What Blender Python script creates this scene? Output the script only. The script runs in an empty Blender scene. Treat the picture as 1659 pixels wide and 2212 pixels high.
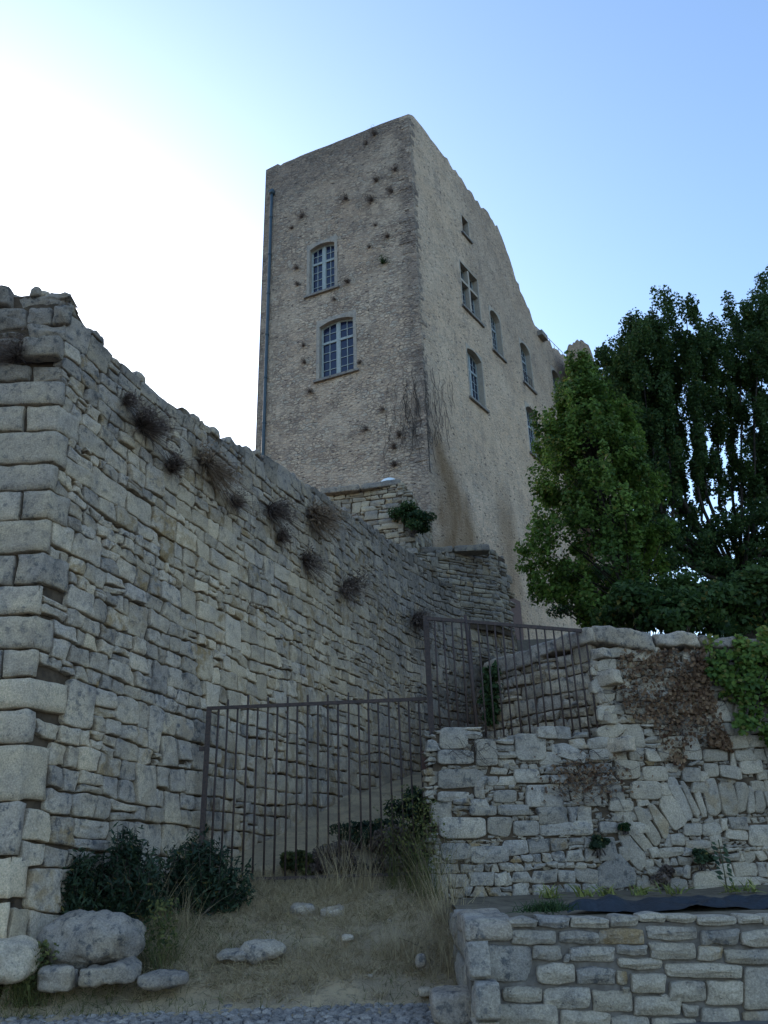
import bpy, math, random
import numpy as np
from mathutils import Vector, Matrix

R = math.radians
rng = np.random.default_rng(11)
random.seed(11)
scene = bpy.context.scene
COL = scene.collection

# ------------------------------------------------------------------ camera
EYE = np.array([0.0, 0.0, 1.6])
FPX, CX, CY = 1677.0, 829.5, 1106.0          # focal length / centre in a 1659 x 2212 picture
PITCH, ROLL = R(22.7), R(1.85)
_cp, _sp = math.cos(PITCH), math.sin(PITCH)
FWD = np.array([0, _cp, _sp]); _up0 = np.array([0, -_sp, _cp]); _rt0 = np.array([1.0, 0, 0])
UPV = math.cos(ROLL) * _up0 + math.sin(ROLL) * _rt0
RTV = math.cos(ROLL) * _rt0 - math.sin(ROLL) * _up0
cam = bpy.data.cameras.new("camera")
cam.sensor_fit = 'VERTICAL'; cam.sensor_height = 24.0; cam.lens = 24.0 * FPX / 2212.0
cam.clip_start = 0.05; cam.clip_end = 3000
cam_ob = bpy.data.objects.new("camera", cam); COL.objects.link(cam_ob)
M4 = Matrix.Identity(4)
for i in range(3):
    M4[i][0], M4[i][1], M4[i][2], M4[i][3] = RTV[i], UPV[i], -FWD[i], EYE[i]
cam_ob.matrix_world = M4
scene.camera = cam_ob

# ------------------------------------------------------------------ light
SUN_EL, SUN_AZ = R(19.0), R(-34.0)            # azimuth from +Y, minus = to the left
world = bpy.data.worlds.new("World"); scene.world = world; world.use_nodes = True
wn = world.node_tree.nodes; wl = world.node_tree.links
bg = wn["Background"]
sky = wn.new("ShaderNodeTexSky"); sky.sky_type = 'NISHITA'; sky.sun_disc = False
sky.sun_elevation = SUN_EL; sky.sun_rotation = SUN_AZ
sky.altitude = 300; sky.air_density = 1.1; sky.dust_density = 2.0; sky.ozone_density = 3.2
wl.new(sky.outputs[0], bg.inputs[0]); bg.inputs[1].default_value = 0.13
sl = bpy.data.lights.new("sun", 'SUN'); sl.energy = 2.0; sl.angle = R(0.6); sl.color = (1.0, 0.88, 0.72)
sun = bpy.data.objects.new("sun", sl); COL.objects.link(sun)
_sd = Vector((math.sin(SUN_AZ) * math.cos(SUN_EL), math.cos(SUN_AZ) * math.cos(SUN_EL), math.sin(SUN_EL)))
sun.rotation_euler = _sd.to_track_quat('Z', 'Y').to_euler(); sun.location = (-10, 30, 40)
scene.view_settings.view_transform = 'Standard'; scene.view_settings.look = 'None'
scene.view_settings.exposure = 1.74; scene.view_settings.gamma = 1.0

# ------------------------------------------------------------------ picture <-> place
def ray(x, y):
    d = FWD + (x - CX) / FPX * RTV - (y - CY) / FPX * UPV
    return d / np.linalg.norm(d)
def at_Y(x, y, Y):
    d = ray(x, y); return EYE + d * (Y / d[1])
def at_Z(x, y, Z):
    d = ray(x, y); return EYE + d * ((Z - EYE[2]) / d[2])
def on_plane(x, y, p, n):
    d = ray(x, y); p = np.asarray(p, float); n = np.asarray(n, float)
    return EYE + d * (np.dot(p - EYE, n) / np.dot(d, n))
def proj(p):
    q = np.asarray(p) - EYE; f = q @ FWD
    return np.array([CX + FPX * (q @ RTV) / f, CY - FPX * (q @ UPV) / f])
def inv(surf, x, y, s, v):
    """surface coordinates (s, v) of the place seen at x, y: coarse to fine search near (s, v)"""
    c = np.array([s, v], float); w = np.array([6.0, 5.0])
    for _ in range(30):
        S, V = np.meshgrid(c[0] + np.linspace(-w[0], w[0], 21), c[1] + np.linspace(-w[1], w[1], 21), indexing='ij')
        P, N = surf(S.ravel(), V.ravel()); q = P - EYE; f = q @ FWD
        e = (CX + FPX * (q @ RTV) / f - x) ** 2 + (CY - FPX * (q @ UPV) / f - y) ** 2 + 1e9 * (f < .1)
        k = int(np.argmin(e)); c = np.array([S.ravel()[k], V.ravel()[k]]); w *= .55
    return c

# ------------------------------------------------------------------ noise
def _hash(ix, iy, iz):
    h = (ix * 374761393 + iy * 668265263 + iz * 1274126177) & 0xffffffff
    h = ((h ^ (h >> 13)) * 1274126177) & 0xffffffff
    return ((h ^ (h >> 16)) & 0xffff) / 65535.0
def noise3(p):
    p = np.asarray(p, float); i = np.floor(p).astype(np.int64); f = p - i; f = f * f * (3 - 2 * f)
    out = 0
    for dx in (0, 1):
        for dy in (0, 1):
            for dz in (0, 1):
                w = (f[:, 0] if dx else 1 - f[:, 0]) * (f[:, 1] if dy else 1 - f[:, 1]) * (f[:, 2] if dz else 1 - f[:, 2])
                out = out + w * _hash(i[:, 0] + dx, i[:, 1] + dy, i[:, 2] + dz)
    return out * 2 - 1
def fbm(p, o=3):
    p = np.asarray(p, float); a, t = 1.0, 0
    for k in range(o):
        t = t + a * noise3(p * 2 ** k + 17.3 * k); a *= .5
    return t
def n1(x, seed=0.0):
    x = np.atleast_1d(np.asarray(x, float))
    return noise3(np.stack([x, np.full_like(x, seed), np.full_like(x, seed * .37 + .5)], 1))

# ------------------------------------------------------------------ mesh buffer
class Buf:
    def __init__(s):
        s.V = []; s.Q = []; s.T = []; s.C = []; s.QM = []; s.TM = []; s.n = 0
    def add(s, V, quads=None, tris=None, tint=(1, .5, 0, 1), mat=0):
        V = np.asarray(V, float).reshape(-1, 3); m = len(V)
        s.V.append(V)
        t = np.asarray(tint, float)
        s.C.append(np.tile(t, (m, 1)) if t.ndim == 1 else t)
        if quads is not None and len(quads):
            q = np.asarray(quads, np.int64).reshape(-1, 4) + s.n; s.Q.append(q); s.QM.append(np.full(len(q), mat))
        if tris is not None and len(tris):
            q = np.asarray(tris, np.int64).reshape(-1, 3) + s.n; s.T.append(q); s.TM.append(np.full(len(q), mat))
        s.n += m
    def grid(s, P, tint=(1, .5, 0, 1), mat=0, flip=False):
        a, b = P.shape[:2]
        i = np.arange(a * b).reshape(a, b)
        q = np.stack([i[:-1, :-1], i[1:, :-1], i[1:, 1:], i[:-1, 1:]], -1).reshape(-1, 4)
        if flip: q = q[:, ::-1]
        s.add(P.reshape(-1, 3), q, None, tint, mat)
    def box(s, c, ax, ay, az, tint=(1, .5, 0, 1), mat=0):
        c, ax, ay, az = (np.asarray(k, float) for k in (c, ax, ay, az))
        V = [c + i * ax + j * ay + k * az for k in (-1, 1) for j in (-1, 1) for i in (-1, 1)]
        s.add(V, [(0, 2, 3, 1), (4, 5, 7, 6), (0, 1, 5, 4), (2, 6, 7, 3), (0, 4, 6, 2), (1, 3, 7, 5)], None, tint, mat)
    def tube(s, pts, rad, k=6, tint=(1, .5, 0, 1), mat=0, cap=True):
        pts = np.asarray(pts, float); n = len(pts); rad = np.broadcast_to(np.asarray(rad, float), (n,))
        d = np.gradient(pts, axis=0); d /= np.linalg.norm(d, axis=1)[:, None] + 1e-9
        ref = np.array([0, 0, 1.0]) if abs(d[:, 2]).mean() < .8 else np.array([1.0, 0, 0])
        a = np.cross(d, ref); a /= np.linalg.norm(a, axis=1)[:, None] + 1e-9; b = np.cross(d, a)
        th = np.linspace(0, 2 * math.pi, k, endpoint=False)
        P = pts[:, None] + rad[:, None, None] * (np.cos(th)[None, :, None] * a[:, None] + np.sin(th)[None, :, None] * b[:, None])
        i = np.arange(n * k).reshape(n, k); j = np.roll(i, -1, 1)
        q = np.stack([i[:-1], i[1:], j[1:], j[:-1]], -1).reshape(-1, 4)
        tr = []
        if cap:
            for r_, sgn in ((0, 1), (n - 1, -1)):
                for m in range(1, k - 1): tr.append((i[r_, 0], i[r_, m], i[r_, m + 1])[::sgn])
        s.add(P.reshape(-1, 3), q, tr, tint, mat)
    def build(s, name, mats, parent=None, smooth=True, uv=None):
        me = bpy.data.meshes.new(name)
        V = np.concatenate(s.V); C = np.concatenate(s.C)
        Q = np.concatenate(s.Q) if s.Q else np.zeros((0, 4), np.int64)
        T = np.concatenate(s.T) if s.T else np.zeros((0, 3), np.int64)
        mi = np.concatenate([*s.QM, *s.TM]) if (s.QM or s.TM) else np.zeros(0)
        me.vertices.add(len(V)); me.vertices.foreach_set("co", V.astype(np.float32).ravel())
        lp = np.concatenate([Q.ravel(), T.ravel()]).astype(np.int32)
        me.loops.add(len(lp)); me.loops.foreach_set("vertex_index", lp)
        st = np.concatenate([np.arange(len(Q)) * 4, len(Q) * 4 + np.arange(len(T)) * 3]).astype(np.int32)
        me.polygons.add(len(st)); me.polygons.foreach_set("loop_start", st)
        me.polygons.foreach_set("material_index", mi.astype(np.int32))
        me.polygons.foreach_set("use_smooth", np.full(len(st), smooth))
        me.update(calc_edges=True)
        ca = me.color_attributes.new("tint", 'FLOAT_COLOR', 'POINT'); ca.data.foreach_set("color", C.astype(np.float32).ravel())
        for m in (mats if isinstance(mats, (list, tuple)) else [mats]): me.materials.append(m)
        o = bpy.data.objects.new(name, me); COL.objects.link(o)
        if parent: o.parent = parent
        return o

def tag(o, label=None, cat=None, group=None, kind=None):
    if label: o["label"] = label
    if cat: o["category"] = cat
    if group: o["group"] = group
    if kind: o["kind"] = kind
    return o
def empty(name, loc=(0, 0, 0)):
    o = bpy.data.objects.new(name, None); COL.objects.link(o); o.empty_display_size = .2
    return o           # the parts are built in place, so the empty keeps the world origin

# ------------------------------------------------------------------ materials
class Mat:
    def __init__(s, name, rough=.9, spec=.2):
        s.m = bpy.data.materials.new(name); s.m.use_nodes = True
        s.t = s.m.node_tree; s.N = s.t.nodes; s.L = s.t.links
        s.b = s.N["Principled BSDF"]; s.b.inputs["Roughness"].default_value = rough
        s.b.inputs["Specular IOR Level"].default_value = spec
        s.co = s.N.new("ShaderNodeTexCoord").outputs["Object"]
    def set(s, sock, val):
        if hasattr(val, "links") or isinstance(val, bpy.types.NodeSocket): s.L.new(val, sock)
        else: sock.default_value = val
    def noise(s, scale, detail=4, rough=.6, co=None, dist=0.0):
        n = s.N.new("ShaderNodeTexNoise"); s.L.new(co or s.co, n.inputs["Vector"])
        n.inputs["Scale"].default_value = scale; n.inputs["Detail"].default_value = detail
        n.inputs["Roughness"].default_value = rough; n.inputs["Distortion"].default_value = dist
        return n.outputs[0]
    def vor(s, scale, co=None, feat='F1', out="Distance", rnd=1.0):
        n = s.N.new("ShaderNodeTexVoronoi"); n.feature = feat; s.L.new(co or s.co, n.inputs["Vector"])
        n.inputs["Scale"].default_value = scale; n.inputs["Randomness"].default_value = rnd
        return n.outputs[out]
    def math(s, op, a, b=0.0, clamp=False):
        n = s.N.new("ShaderNodeMath"); n.operation = op; n.use_clamp = clamp
        s.set(n.inputs[0], a); s.set(n.inputs[1], b); return n.outputs[0]
    def ramp(s, f, lo, hi, a=0.0, b=1.0):
        n = s.N.new("ShaderNodeMapRange"); n.interpolation_type = 'SMOOTHSTEP'
        s.set(n.inputs[0], f)
        for k, v in zip((1, 2, 3, 4), (lo, hi, a, b)): n.inputs[k].default_value = v
        return n.outputs[0]
    def mix(s, f, a, b, mode='MIX'):
        n = s.N.new("ShaderNodeMix"); n.data_type = 'RGBA'; n.blend_type = mode
        s.set(n.inputs[0], f)
        for k, v in ((6, a), (7, b)):
            if isinstance(v, tuple): n.inputs[k].default_value = (*v, 1) if len(v) == 3 else v
            else: s.L.new(v, n.inputs[k])
        return n.outputs[2]
    def gray(s, f):
        n = s.N.new("ShaderNodeCombineColor")
        for k in range(3): s.set(n.inputs[k], f)
        return n.outputs[0]
    def attr(s):
        n = s.N.new("ShaderNodeAttribute"); n.attribute_name = "tint"
        p = s.N.new("ShaderNodeSeparateColor"); s.L.new(n.outputs["Color"], p.inputs[0])
        return n.outputs["Color"], p.outputs[0], p.outputs[1], p.outputs[2]
    def mapv(s, scale, rot=(0, 0, 0)):
        n = s.N.new("ShaderNodeMapping"); s.L.new(s.co, n.inputs[0])
        n.inputs["Scale"].default_value = scale; n.inputs["Rotation"].default_value = rot; return n.outputs[0]
    def bump(s, h, strength=.5, dist=.02):
        n = s.N.new("ShaderNodeBump"); n.inputs["Strength"].default_value = strength
        n.inputs["Distance"].default_value = dist; s.L.new(h, n.inputs["Height"])
        s.L.new(n.outputs[0], s.b.inputs["Normal"])
    def color(s, c):
        s.set(s.b.inputs["Base Color"], (*c, 1) if isinstance(c, tuple) else c); return s.m

def stone_mat(name, cream, grey, dark=(.10, .098, .10), ochre=(.36, .24, .12)):
    m = Mat(name, .92, .15); _, r, g, b = m.attr()
    a = m.noise(2.0, 5); c = m.noise(9, 6, .7); d = m.noise(48, 5, .75); e = m.noise(5, 3); k = m.noise(3.2, 6, .7, m.mapv((1, 1, .55)))
    f = m.math('ADD', g, m.math('MULTIPLY', m.math('SUBTRACT', a, .5), 2.4), True)
    col = m.mix(f, cream, grey)
    col = m.mix(m.math('MULTIPLY', b, m.ramp(e, .42, .62)), col, ochre)
    col = m.mix(m.math('MULTIPLY', m.ramp(k, .50, .66), m.math('MULTIPLY', m.ramp(g, 0, .8, .15, .6), 1.0)), col, (.185, .155, .135))
    sp = m.math('MULTIPLY', m.ramp(c, .50, .66), m.math('MULTIPLY', g, 1.3, True))
    col = m.mix(m.math('MULTIPLY', sp, .85), col, dark)
    pit = m.ramp(m.vor(26, m.co), .0, .28, 1, 0); pit = m.math('MULTIPLY', pit, m.ramp(c, .45, .6))
    col = m.mix(m.math('MULTIPLY', pit, .6), col, dark)
    v = m.math('MULTIPLY', r, m.ramp(d, .25, .75, .62, 1.3))
    col = m.mix(1.0, col, m.gray(v), 'MULTIPLY')
    m.bump(m.math('ADD', m.math('MULTIPLY', d, .7), m.math('ADD', c, m.math('MULTIPLY', pit, -.5))), .9, .032)
    return m.color(col)
M = {}
M['stone'] = stone_mat("limestone", (.60, .455, .30), (.40, .325, .26))
M['stone_pale'] = stone_mat("pale_limestone", (.50, .40, .29), (.35, .30, .255))
M['stone_far'] = stone_mat("old_limestone", (.48, .385, .265), (.28, .24, .205))
def plain(name, c0, c1, scale=8, rough=.9, bs=.3, spec=.2):
    m = Mat(name, rough, spec); n = m.noise(scale, 5)
    m.bump(n, bs, .02); return m.color(m.mix(m.ramp(n, .3, .7), c0, c1))
M['joint'] = plain("joint_earth", (.055, .038, .026), (.11, .075, .048), 7, .95, .6)
M['mortar'] = plain("grey_mortar", (.12, .098, .08), (.21, .175, .145), 9, .95, .6)
M['iron'] = plain("rusty_iron", (.035, .026, .024), (.085, .050, .038), 30, .65, .3, .3)
M['soil'] = plain("soil", (.10, .075, .05), (.19, .145, .095), 5, .95, .8)
M['bark'] = plain("bark", (.022, .018, .014), (.06, .048, .038), 14, .95, .8)
M['twig'] = plain("dead_twig", (.05, .038, .032), (.12, .095, .08), 25, .95, .2)
M['pipe'] = plain("blue_grey_pipe", (.032, .055, .07), (.055, .08, .095), 6, .55, .1, .4)
M['frame'] = plain("pale_green_paint", (.27, .30, .28), (.37, .39, .37), 9, .6, .1, .3)
M['frame_dark'] = plain("reveal_shaded_paint", (.20, .22, .215), (.30, .32, .31), 9, .6, .1, .3)  # frame paint darkened: shade of the long wall's window reveals put into the colour
M['door'] = plain("brown_door", (.09, .045, .035), (.14, .07, .05), 12, .7, .2, .3)
M['white'] = plain("white_plastic", (.62, .66, .66), (.72, .75, .74), 6, .5, .05, .4)
M['tarp'] = plain("dark_tarp", (.007, .010, .015), (.016, .022, .030), 20, .55, .5, .4)
M['dress'] = stone_mat("dressed_stone", (.42, .35, .275), (.30, .27, .245))
g_ = Mat("window_glass", .06, .5); g_.b.inputs["Base Color"].default_value = (.012, .018, .045, 1); M['glass'] = g_.m

def leaf_mat(name, dark, light, trans=.35, rough=.6):
    m = Mat(name, rough, .25); _, r, g, b = m.attr()
    col = m.mix(r, dark, light); col = m.mix(b, col, (.26, .19, .05)); m.color(col)
    tr = m.N.new("ShaderNodeBsdfTranslucent"); m.L.new(col, tr.inputs[0])
    mx = m.N.new("ShaderNodeMixShader"); mx.inputs[0].default_value = trans
    m.L.new(m.b.outputs[0], mx.inputs[1]); m.L.new(tr.outputs[0], mx.inputs[2])
    m.L.new(mx.outputs[0], m.N["Material Output"].inputs[0]); return m.m
M['maple'] = leaf_mat("maple_leaf", (.045, .085, .016), (.15, .23, .04), .45)
M['poplar'] = leaf_mat("dark_leaf", (.022, .050, .014), (.085, .135, .034), .45)
M['shrub'] = leaf_mat("shrub_leaf", (.018, .034, .018), (.06, .088, .04), .3)
M['bush'] = leaf_mat("bush_leaf", (.018, .042, .016), (.06, .10, .03))
M['ivy'] = leaf_mat("ivy_leaf", (.05, .10, .02), (.20, .28, .05), .45)
M['brownleaf'] = leaf_mat("withered_leaf", (.09, .045, .028), (.30, .185, .105), .3, .9)
M['straw'] = leaf_mat("dry_grass", (.20, .145, .08), (.56, .43, .25), .3, .9)
M['weed'] = leaf_mat("weed_green", (.04, .055, .02), (.17, .16, .05), .3, .9)
M['drytuft'] = leaf_mat("dry_tuft", (.085, .062, .052), (.24, .175, .14), .2, .95)
M['tantuft'] = leaf_mat("tan_tuft", (.15, .10, .065), (.36, .25, .165), .25, .95)
M['iris'] = leaf_mat("yellow_green_blade", (.10, .13, .03), (.34, .33, .10), .3)

# ------------------------------------------------------------------ masonry
_tmpl = {}
def ring_faces(K, n):
    if (K, n) not in _tmpl:
        i = np.arange(n * K).reshape(n, K); j = np.roll(i, -1, 1)
        q = np.stack([i[:-1], j[:-1], j[1:], i[1:]], -1).reshape(-1, 4)
        t = np.stack([i[-1], j[-1], np.full(K, n * K)], -1)
        _tmpl[(K, n)] = (q, t)
    return _tmpl[(K, n)]
def chaikin(P, n=1):
    for _ in range(n):
        Q = np.roll(P, -1, 0); P = np.stack([P * .87 + Q * .13, P * .13 + Q * .87], 1).reshape(-1, 2)
    return P
def make_tint(lichen=.4, warm=.25):
    return np.array([rng.uniform(.78, 1.18), np.clip(rng.normal(lichen, .15), 0, 1), float(rng.random() < warm) * rng.uniform(.3, 1), 1])
LAID = []
def stone(buf, surf, poly, face=0.0, deep=.20, rnd=.045, dome=.02, tint=None, rough=.010, sub=2, jit=.010, tilt=.05, mat=0):
    P = np.asarray(poly, float); LAID.append(P)
    a2 = np.sum(P[:, 0] * np.roll(P[:, 1], -1) - np.roll(P[:, 0], -1) * P[:, 1])
    if a2 < 0: P = P[::-1]
    P = chaikin(P, sub); K = len(P)
    c = P.mean(0); h = np.maximum((P.max(0) - P.min(0)) / 2, .01)
    sd = rng.uniform(0, 500)
    P = P + jit * np.stack([noise3(np.c_[P * 9, np.full(K, sd)]), noise3(np.c_[P * 9, np.full(K, sd + 7)])], 1)
    m = min(h[0], h[1]); rnd = min(rnd, m * .55)
    rings = [(0, -deep), (0, -rnd * .95), (rnd * .10, -rnd * .34), (rnd * .34, -rnd * .07), (rnd * 1.0, 0.0), (rnd + (m - rnd) * .34, dome * .6), (rnd + (m - rnd) * .66, dome)]
    SV = []; D = []
    for ins, d in rings:
        sc = np.maximum(1 - ins / h, .12); SV.append(c + (P - c) * sc); D.append(np.full(K, d))
    SV.append(c[None]); D.append([dome])
    SV = np.concatenate(SV); D = np.concatenate(D) + face
    tl = rng.normal(0, tilt, 2); D = D + ((SV - c) @ tl) * (D > face - rnd * 1.2)
    D = D + rough * (fbm(np.c_[SV * 7.5, np.full(len(SV), sd)], 4) - .9 * np.maximum(noise3(np.c_[SV * 13, np.full(len(SV), sd + 3)]) - .25, 0) * (D > face - rnd * 1.2))
    B, N = surf(SV[:, 0], SV[:, 1])
    t = make_tint() if tint is None else np.asarray(tint, float)
    T = np.tile(t, (len(SV), 1)); T[:, 1] = np.clip(T[:, 1] + .16 * (SV[:, 1] - c[1]) / h[1], 0, 1)
    q, tr = ring_faces(K, len(rings))
    buf.add(B + N * D[:, None], q, tr, T, mat)
def quoin(buf, surf, s0, s1, v0, v1, face=.02, tint=None, deep=.25, rnd=.03, rough=.012):
    """block that may turn round the corner at s = 0: grid topology"""
    a = np.linspace(s0, s1, max(6, int((s1 - s0) / .07)))
    if s0 < 0 < s1: a = np.sort(np.concatenate([a[np.abs(a) > .05], [-.03, -.008, .008, .03]]))
    b = np.linspace(v0, v1, max(5, int((v1 - v0) / .07)))
    a = np.concatenate([[s0, s0, s0 + rnd * .25], a[(a > s0 + rnd) & (a < s1 - rnd)], [s1 - rnd * .25, s1, s1]])
    b = np.concatenate([[v0, v0, v0 + rnd * .25], b[(b > v0 + rnd) & (b < v1 - rnd)], [v1 - rnd * .25, v1, v1]])
    A, Bv = np.meshgrid(a, b, indexing='ij'); sd = rng.uniform(0, 500)
    D = np.full(A.shape, face)
    for ax, arr in ((0, A), (1, Bv)):
        sl = [slice(None)] * 2
        for k, d in ((0, -deep), (-1, -deep), (1, -rnd), (-2, -rnd), (2, -rnd * .3), (-3, -rnd * .3)):
            sl[ax] = k; D[tuple(sl)] = np.minimum(D[tuple(sl)], face + d)
    F = np.c_[A.ravel() * 6, Bv.ravel() * 6, np.full(A.size, sd)]
    jit = .012 + rough * .6
    A2 = A.ravel() + jit * noise3(F * 1.1 + 50); B2 = Bv.ravel() + jit * noise3(F * 1.1 + 90)
    D = D.ravel() + rough * fbm(F, 3)
    Bp, N = surf(A2, B2)
    t = make_tint() if tint is None else np.asarray(tint, float)
    T = np.tile(t, (A.size, 1))
    buf.grid((Bp + N * D[:, None]).reshape(*A.shape, 3), T, 0)

def in_poly(p, poly):
    x, y = p; c = False; n = len(poly); j = n - 1
    for i in range(n):
        xi, yi = poly[i]; xj, yj = poly[j]
        if (yi > y) != (yj > y) and x < (xj - xi) * (y - yi) / (yj - yi + 1e-12) + xi: c = not c
        j = i
    return c
def rubble(buf, surf, s0, s1, v0, v1, hfun, top=None, base=None, wave=.05, tiltf=None, gap=.02, aspect=(1.0, 2.5), skip=(), start=None,
           psplit=.16, pdouble=.08, tintf=None, seed=1.0, keep=None, fvar=.016, fbase=0.0, minh=.05, **kw):
    """uneven courses of rubble between s0..s1 and v0..v1 ; hfun(v) = course height"""
    v = v0; lv = [v]
    while v < v1:
        v += hfun(v) * rng.uniform(.72, 1.32); lv.append(v)
    tf = tiltf or (lambda s: 0.0 * s)
    ss = np.linspace(s0 - 1, s1 + 1, 400)
    Bn = [lv[k] + tf(ss) + wave * n1(ss * .55 + k * 3.1, seed + k * .77) + wave * .5 * n1(ss * 1.7 + k * 9.1, seed + k * 1.77) for k in range(len(lv))]
    for k in range(1, len(Bn)): Bn[k] = np.maximum(Bn[k], Bn[k - 1] + .05)
    bnd = lambda k, s: float(np.interp(s, ss, Bn[k]))
    occ = {k: [] for k in range(len(lv) + 2)}
    pieces = []
    for k in range(len(lv) - 1):
        s = s0 if start is None else start(.5 * (lv[k] + lv[k + 1]))
        s = s - rng.uniform(0, .15) * (start is None)
        while s < s1:
            hit = [o for o in occ[k] if o[0] - .02 <= s < o[1]]
            if hit: s = max(o[1] for o in hit); continue
            h = bnd(k + 1, s) - bnd(k, s)
            w = h * rng.uniform(*aspect)
            if rng.random() < .12: w = h * rng.uniform(.6, .95)
            w = min(max(w, .09), .95)
            nx = [o[0] for o in occ[k] if o[0] > s]
            if nx and s + w > min(nx) - .07: w = min(nx) - s
            dbl = k + 2 < len(lv) and rng.random() < pdouble and not any(o[0] < s + w and o[1] > s for o in occ[k + 1])
            if dbl:
                w = min(max(w * .9, .85 * (bnd(k + 2, s) - bnd(k, s))), (min(nx) - s) if nx else 9); occ[k + 1].append((s, s + w))
            pieces.append((k, k + 2 if dbl else k + 1, s, s + w)); s += w
    lean = lambda: rng.normal(0, .022)
    for k0, k1, a, b in pieces:
        parts = [(0., 1.)]
        hh = bnd(k1, a) - bnd(k0, a)
        if rng.random() < psplit and hh > .13:
            q = rng.uniform(.35, .65); parts = [(0, q), (q, 1)]
        for f0, f1 in parts:
            def L(s_, f): return bnd(k0, s_) * (1 - f) + bnd(k1, s_) * f
            g = gap * rng.uniform(.6, 1.3) * .5
            m_ = .5 * (a + b); la, lb = lean(), lean()
            r_ = lambda: rng.normal(0, .010)
            poly = [(a + g + la, L(a, f0) + g + r_()), (m_ + r_() * 3, L(m_, f0) + g + r_()), (b - g + lb, L(b, f0) + g + r_()),
                    (b - g + r_() * 1.5, L(b, .5 * (f0 + f1))), (b - g - lb, L(b, f1) - g + r_()), (m_ + r_() * 3, L(m_, f1) - g + r_()),
                    (a + g - la, L(a, f1) - g + r_()), (a + g + r_() * 1.5, L(a, .5 * (f0 + f1)))]
            poly = np.array(poly); c = poly.mean(0)
            if top is not None:
                tp = top(c[0])
                if c[1] > tp - .02: continue
                poly[:, 1] = np.minimum(poly[:, 1], tp + rng.uniform(-.02, .07))
            if base is not None and poly[:, 1].max() < base(c[0]): continue
            if keep is not None and not keep(c): continue
            if any(in_poly(c, s_) for s_ in skip): continue
            if (poly[:, 1].max() - poly[:, 1].min()) < minh: continue
            stone(buf, surf, poly, face=fbase + rng.normal(0, fvar), tint=tintf(c) if tintf else None, **kw)

# ------------------------------------------------------------------ LEFT WALL
C0 = at_Y(68, 1640, 9.6); C0[2] = 0
DIRW = np.array([.3505, .9366, 0]); B1, B2 = .045, .075
foot = [C0 + DIRW * t for t in np.linspace(0, 15.4, 40)] + [np.array([*q, 0]) for q in ((2.15, 25.9), (2.95, 27.0), (3.75, 27.9), (4.6, 28.7), (5.4, 29.4))]
foot = np.array(foot)[:, :2]
_k = np.concatenate([[0], np.cumsum(np.linalg.norm(np.diff(foot, axis=0), axis=1))])
_fs = np.linspace(0, _k[-1], 500); _fx = np.interp(_fs, _k, foot[:, 0]); _fy = np.interp(_fs, _k, foot[:, 1])
_w = np.hanning(31); _w /= _w.sum()
def _sm(a): return np.concatenate([a[:15], np.convolve(a, _w, 'valid'), a[-15:]])
_fx, _fy = _sm(_fx), _sm(_fy)
_tx, _ty = np.gradient(_fx), np.gradient(_fy); _l = np.hypot(_tx, _ty); _tx, _ty = _tx / _l, _ty / _l
LW_LEN = _fs[-1]
def leftsurf(s, v):
    s = np.asarray(s, float); v = np.asarray(v, float)
    ny0 = -DIRW[0]
    tc = (B1 * v + ny0 * B2 * v) / DIRW[1]
    s2 = np.maximum(s, 0) + tc
    x = np.interp(s2, _fs, _fx) + np.minimum(s2, 0) * DIRW[0]; y = np.interp(s2, _fs, _fy) + np.minimum(s2, 0) * DIRW[1]
    tx = np.interp(s2, _fs, _tx); ty = np.interp(s2, _fs, _ty)
    nx, ny = ty, -tx
    x = x - nx * B2 * v; y = y - ny * B2 * v
    fr = s < 0
    x = np.where(fr, x + s, x)
    N = np.stack([np.where(fr, 0, nx), np.where(fr, -1, ny), np.full(s.shape, .05)], -1)
    return np.stack([x, y, v], -1), N
sil = [(140, 632, .2, 9), (166, 660, .4, 9), (215, 722, .9, 9), (270, 792, 1.5, 9), (300, 803, 1.9, 9), (370, 872, 2.8, 9), (400, 886, 3.3, 9), (452, 910, 4, 9),
       (472, 934, 4.4, 9), (520, 962, 5, 9), (558, 974, 6, 9), (600, 1003, 7, 9), (660, 1042, 8, 9), (720, 1082, 9, 9), (800, 1132, 11, 9), (860, 1176, 13, 9),
       (930, 1217, 15, 9), (956, 1254, 17, 9.5), (1000, 1243, 18, 10), (1050, 1216, 19, 11), (1095, 1203, 20, 11)]
_tp = np.array([inv(leftsurf, x, y, s, v) for x, y, s, v in sil])
LEND = float(inv(leftsurf, 1102, 1250, 20, 10)[0])
_frt = float(inv(leftsurf, 60, 628, -.6, 9)[1])
TS = np.concatenate([[-8, -.25], _tp[:, 0], [LEND + 1]]); TV = np.concatenate([[_frt + .15, _frt], _tp[:, 1], [_tp[-1, 1] - .1]])
ltop = lambda s: float(np.interp(s, TS, TV))
print("LEFT TOP", np.round(np.c_[TS, TV], 2).tolist(), "END", LEND)
ltilt = lambda s: -.42 * (1 - np.exp(-np.maximum(s, 0) / 3.0))
lq_y = [628, 690, 752, 822, 873, 930, 1000, 1057, 1121, 1192, 1260, 1325, 1400, 1462, 1531, 1606, 1730, 1850, 1945, 2035]
lq_v = [float(inv(leftsurf, 100, y, 0.02, 6 - (y - 700) / 200)[1]) if False else None for y in lq_y]
def arris_v(y):
    lo, hi = -1.0, 12.0
    for _ in range(50):
        m = .5 * (lo + hi); P, _n = leftsurf(np.array([0.001]), np.array([m]))
        if proj(P[0])[1] > y: lo = m
        else: hi = m
    return lo
lq_v = [arris_v(y) for y in lq_y]
print("ARRIS", np.round(lq_v, 2).tolist())
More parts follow.
